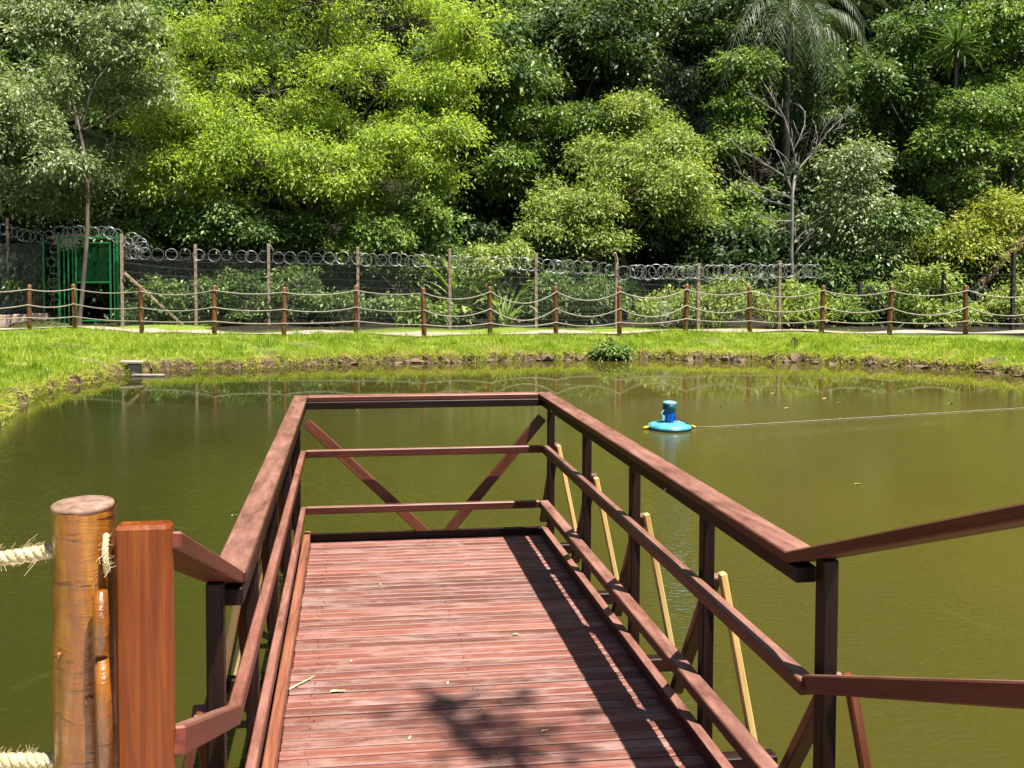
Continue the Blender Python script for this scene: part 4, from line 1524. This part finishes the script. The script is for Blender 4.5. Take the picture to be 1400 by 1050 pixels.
# ------------------------------------------------------------------ bank: grass, clods, small things
def grass_patch():
    rng = np.random.default_rng(77)
    n = 420000
    th = rng.uniform(-.15, math.pi + .45, n)
    s = rng.uniform(-0.05, 3.2, n)
    nl = 110000
    th = np.concatenate([th, rng.uniform(2.05, 3.0, nl)])
    s = np.concatenate([s, rng.uniform(3.0, 9.5, nl)])
    n += nl
    R = shore_r(th)
    x = PC[0] + (R + s) * np.cos(th)
    y = PC[1] + (R + s) * np.sin(th)
    # keep what the bank in view shows, thin it with distance from the water's edge and off the path
    pz = np.array(ROPE_XY)
    yline = np.interp(x, pz[:, 0], pz[:, 1])
    keep = (y < yline + .10 + .1 * rng.normal(size=n)) & (y > 8.5) & (x > -11) & (x < 17)
    left = x < -4.2
    pat = np.sin(x * 2.3 + 1.1 * np.sin(y * 3)) * np.sin(y * 1.9 + x)
    keep &= rng.random(n) < np.where(pat > .62, .25, 1.0)
    bare = np.sin(x * 3.7 + 2 * np.sin(y * 2.9)) * np.sin(y * 4.1 + 1.5 * np.sin(x * 2.2))
    keep &= rng.random(n) < np.where(bare < -.55, .35, 1.0)
    dens = np.where(left, 1.0, .85)
    keep &= rng.random(n) < dens
    keep0 = keep
    x, y, s = x[keep], y[keep], s[keep]
    k = len(x)
    z = ground_z(x, y)
    h = rng.gamma(3.0, .017, k).clip(.025, .22) * (1 + .6 * np.clip(np.sin(x * 1.3) * np.sin(y * 1.7 + 2), 0, 1)) * np.where(s < .35, 1.35, 1.0) * np.where(np.sin(x * 5.9) * np.sin(y * 6.7 + x) > .6, 1.9, 1.0)
    b = np.stack([x, y, z - .01], 1)
    d = unit(np.stack([rng.normal(0, .45, k), rng.normal(0, .45, k), np.full(k, 1.0)], 1) + np.stack([-np.cos(0 * x), 0 * x, 0 * x], 1) * 0)
    a = rng.uniform(0, 2 * math.pi, k)
    nrm = unit(np.stack([np.cos(a), np.sin(a), np.full(k, .25)], 1))
    patch = .5 + .5 * np.sin(x * 1.1 + 2 * np.sin(y * .9)) * np.sin(y * 1.3 + x * .4)
    fine = np.sin(x * 7.3 + 3 * np.sin(y * 5.1)) * np.sin(y * 8.7 + 2 * np.sin(x * 4.3))
    t = np.clip(.30 + .26 * patch + .22 * fine + rng.normal(0, .22, k) + .22 * (s < .25) + .30 * (bare[keep0] < -.45), 0, 1)
    me = kite_mesh('bank_grass', b, d, nrm, h, rng.uniform(.008, .014, k), t)
    o = link('bank_grass', me, L['grass'])
    tag(o, 'short bright green grass covering the pond bank', 'grass', kind='stuff')


grass_patch()


def clods():
    rng = np.random.default_rng(5)
    m = MB()
    base = bmesh.new()
    bmesh.ops.create_icosphere(base, subdivisions=1, radius=1)
    bv = np.array([v.co[:] for v in base.verts])
    bf = [tuple(v.index for v in f.verts) for f in base.faces]
    base.free()
    for i in range(460):
        th = rng.uniform(.05, math.pi + .2)
        r = float(shore_r(th)) + rng.uniform(-.10, .12)
        x, y = PC[0] + r * math.cos(th), PC[1] + r * math.sin(th)
        if x < -1.0 and rng.random() < .8:
            continue
        s = rng.gamma(3, .016) * np.array([rng.uniform(.7, 1.6), rng.uniform(.7, 1.3), rng.uniform(.5, .9)])
        v = bv * s * (1 + .25 * rng.normal(size=(len(bv), 1)))
        a = rng.uniform(0, 6.28)
        c, sn = math.cos(a), math.sin(a)
        v = np.stack([v[:, 0] * c - v[:, 1] * sn + x, v[:, 0] * sn + v[:, 1] * c + y, v[:, 2] + max(0.01, gz(x, y)) * rng.uniform(.3, .9)], 1)
        m.quadmesh(v.tolist(), bf)
    o = m.build('bank_clods', M['clod'])
    tag(o, 'crumbling brown soil clods along the waterline', 'soil', kind='stuff')
    # dry grass hanging over the lip
    n = 9000
    th = rng.uniform(.05, math.pi + .35, n)
    r = shore_r(th) + rng.uniform(-.01, .16, n)
    x, y = PC[0] + r * np.cos(th), PC[1] + r * np.sin(th)
    z = ground_z(x, y)
    inw = np.stack([-np.cos(th), -np.sin(th), np.zeros(n)], 1)
    d = unit(inw * rng.uniform(.2, 1.2, n)[:, None] + np.stack([rng.normal(0, .5, n), rng.normal(0, .5, n), rng.uniform(-.5, .7, n)], 1))
    nr = unit(rng.normal(size=(n, 3)) + np.array([0, 0, .5]))
    me = kite_mesh('bank_edge_grass', np.stack([x, y, z], 1), d, nr, rng.uniform(.07, .2, n), rng.uniform(.007, .014, n), np.clip(rng.normal(.72, .25, n), 0, 1))
    tag(link('bank_edge_grass', me, L['grass']), 'dry grass blades hanging over the bank edge', 'grass', kind='stuff')


clods()
shrub('low_shrub', 'small dark green shrub growing at the edge of the bank', 835, 18.9, [(835, 476, 20, 12), (815, 478, 16, 9), (850, 480, 12, 10)], L['mid'], 2600, .09, .035, seed=51, stems=1, cr=.12, bough=.16)
shrub('low_shrub', 'tiny blackish tuft on the sunny bank edge', 1087, 17.8, [(1085, 481, 8, 7), (1092, 486, 6, 5)], L['deep'], 420, .07, .03, seed=52, stems=1, cr=.07, bough=.1)
# concrete ledge on stones at the left shore
lp = onz(180, 497, .20)
lg = empty('stone_ledge', (lp.x, lp.y, 0.05), 'pale stone slab ledge jutting from the grassy shore', 'ledge')
beam('slab', (lp.x - .22, lp.y, .235), (lp.x + .22, lp.y, .225), .24, .045, M['stone'], lg, .008)
beam('support', (lp.x - .08, lp.y + .05, .10), (lp.x + .16, lp.y + .05, .10), .24, .2, M['stone'], lg, .03)
lp = onz(203, 513, .02)
beam('plank', (lp.x - .3, lp.y, .03), (lp.x + .3, lp.y - .05, .025), .12, .03, M['stone'])
bpy.context.scene.objects['plank'].name = 'shore_plank'
tag(bpy.data.objects['shore_plank'], 'pale plank lying at the waterline below the stone ledge', 'plank')

# ------------------------------------------------------------------ floating aerator and its line
ac = onz(915, 584, 0.02)
ae = empty('pond_aerator', (ac.x, ac.y, 0), 'floating blue pond aerator with cyan disc float', 'aerator')
m = MB()
m.lathe([(.10, -.05), (.215, -.045), (.262, -.015), (.270, .012), (.255, .036), (.20, .055), (.13, .062), (.09, .064)], (0, 0, 0), 30)
link('float', m.mesh('float', True), M['cyan'], ae, Matrix.Translation((ac.x, ac.y, .02)))
m = MB()
m.lathe([(.052, .0), (.058, .02), (.066, .04), (.070, .10), (.066, .135)], (0, 0, 0), 20)
link('motor', m.mesh('motor', True), M['blue'], ae, Matrix.Translation((ac.x, ac.y, .085)))
m = MB()
for k in range(12):
    g = k * math.pi / 6
    m.box((.071 * math.cos(g), .071 * math.sin(g), .075), (.012, .006, .10), g)
link('cooling_fin', m.mesh('cooling_fin'), M['blue'], ae, Matrix.Translation((ac.x, ac.y, .085)))
m = MB()
m.lathe([(.068, .0), (.080, .015), (.084, .06), (.082, .095)], (0, 0, 0), 20)
link('motor_cover', m.mesh('motor_cover', True), M['teal'], ae, Matrix.Translation((ac.x, ac.y, .220)))
m = MB()
m.lathe([(.083, .0), (.086, .01), (.082, .026), (.05, .034), (.01, .036)], (0, 0, 0), 20)
link('cap', m.mesh('cap', True), M['cap'], ae, Matrix.Translation((ac.x, ac.y, .315)))
m = MB()
m.lathe([(.258, -.004), (.2765, -.003), (.2765, .005), (.258, .006)], (0, 0, 0), 30)
link('float_seam', m.mesh('float_seam', True), M['teal'], ae, Matrix.Translation((ac.x, ac.y, .025)))
for g in (0.4, 1.97, 3.54, 5.11):
    m = MB()
    m.lathe([(.012, 0), (.012, .010), (.006, .014)], (0, 0, 0), 8)
    link('bolt', m.mesh('bolt'), M['steel'], ae, Matrix.Translation((ac.x + .16 * math.cos(g), ac.y + .16 * math.sin(g), .076)))
m = MB()
m.tube([(.06, -.05, .18), (.12, -.08, .13), (.17, -.10, .09), (.24, -.08, .05), (.29, -.03, .03)], .008, 6)
link('cable', m.mesh('cable', True), M['dark_fence_post'], ae, Matrix.Translation((ac.x, ac.y, 0)))
m = MB()
m.box((-.10, -.05, .15), (.035, .03, .05))
m.tube([(-.10, -.05, .175), (-.13, -.06, .21), (-.09, -.04, .24)], .006, 5)
link('switch_box', m.mesh('switch_box'), M['cap'], ae, Matrix.Translation((ac.x, ac.y, 0)))
for sx in (-1, 1):
    m = MB()
    m.tube([(sx * .262, 0, .03), (sx * .30, 0, .022), (sx * .345, 0, .012)], [.010, .022, .012], 8)
    link('line_knot', m.mesh('line_knot', True), M['yellow'], ae, Matrix.Translation((ac.x, ac.y, 0)))
lp = [Vector((ac.x + .34, ac.y, .014))]
q = ony(1405, 565, 11.2)
end = Vector((q.x, q.y, q.z))
for i in range(1, 25):
    t = i / 24
    lp.append(lp[0].lerp(end, t) + Vector((0, 0, -.05 * 4 * t * (1 - t) * (1 - t) + .004 * math.sin(i * 2.1))))
for v in lp:
    v.z = max(v.z, .006)
q2 = end + (end - lp[0]).normalized() * 3.0
q2.z = .30
lp.append(q2)
m = MB()
m.tube(lp, .0048, 5)
tag(m.build('mooring_line', M['rope_far'], smooth=True), 'thin pale mooring line running from the aerator across the water', 'line')


# ------------------------------------------------------------------ leaves and straws
def fleck(name, label, cat, group, p, ln, wd, ang, mat, lift=.004):
    m = MB()
    n = 6
    for i in range(n + 1):
        t = i / n
        w = wd * .5 * math.sin(math.pi * (t * .94 + .03)) ** .7
        m.v += [(ln * (t - .5), -w, .15 * wd * math.sin(t * 5)), (ln * (t - .5), w, .22 * wd * math.cos(t * 4))]
    for i in range(n):
        m.f.append((2 * i, 2 * i + 2, 2 * i + 3, 2 * i + 1))
    k = len(m.v)
    # give it thickness
    m.v += [(x, y, z - .0015) for x, y, z in m.v[:k]]
    m.f += [tuple(j + k for j in reversed(f)) for f in m.f[:n]]
    o = link(name, m.mesh(name), mat, None, Matrix.Translation(Vector(p) + Vector((0, 0, lift))) @ Matrix.Rotation(ang, 4, 'Z'))
    return tag(o, label, cat, group)


p = onz(413, 935, DZ)
fleck('straw_blade', 'long dry straw blade lying across the deck boards', 'straw', None, p, .145, .010, .85, M['straw'], .007)
p = onz(462, 946, DZ)
fleck('dry_leaf', 'curled pale dry leaf flat on the deck boards', 'leaf', None, p, .06, .018, .2, M['straw'], .006)
for k, (x, y) in enumerate([(520, 800), (640, 772), (705, 868), (560, 1010), (480, 905), (612, 935), (745, 1000)]):
    p = onz(x, y, DZ)
    fleck('deck_litter', 'tiny pale scrap of dry leaf on the deck boards', 'leaf', 'dry scraps on the deck', p, rg.uniform(.015, .035), .008, rg.uniform(0, 3), M['straw'], .006)
for k, (x, y) in enumerate([(320, 705), (487, 561), (1020, 547), (1056, 538), (1075, 558), (1127, 545), (1147, 551), (1300, 552), (1172, 662), (985, 555), (1146, 572)]):
    p = onz(x, y, 0)
    s = (p - Vector((0, 0, EYE))).length / F
    fleck('floating_leaf', 'small yellowish leaf floating on the pond', 'leaf', 'leaves floating on the pond', p, 6 * s + .02, 2.5 * s + .01, rg.uniform(0, 3), M['leaf_float'], .006)

# ------------------------------------------------------------------ the tree overhead that dapples the deck
DP = onz(700, 1005, DZ) + SUN / SUN.z * 8.6
tree('bank_tree', 'leafy tree behind the landing reaching over the jetty', (3.9, -2.6, gz(3.9, -2.6)),
     [(DP.x, DP.y, DP.z, .20, .11, .08), (DP.x - .15, DP.y + .12, DP.z + .2, .09, .05, .05), (4.2, -3.2, 8.2, 2.4, 2.2, 1.6), (3.0, -4.5, 7.4, 1.8, 1.8, 1.3)],
     L['mid'], M['bark'], 620, .14, .055, .10, 5, 61, .11, fork=(3.6, -2.2, 5.8), bough=.15)
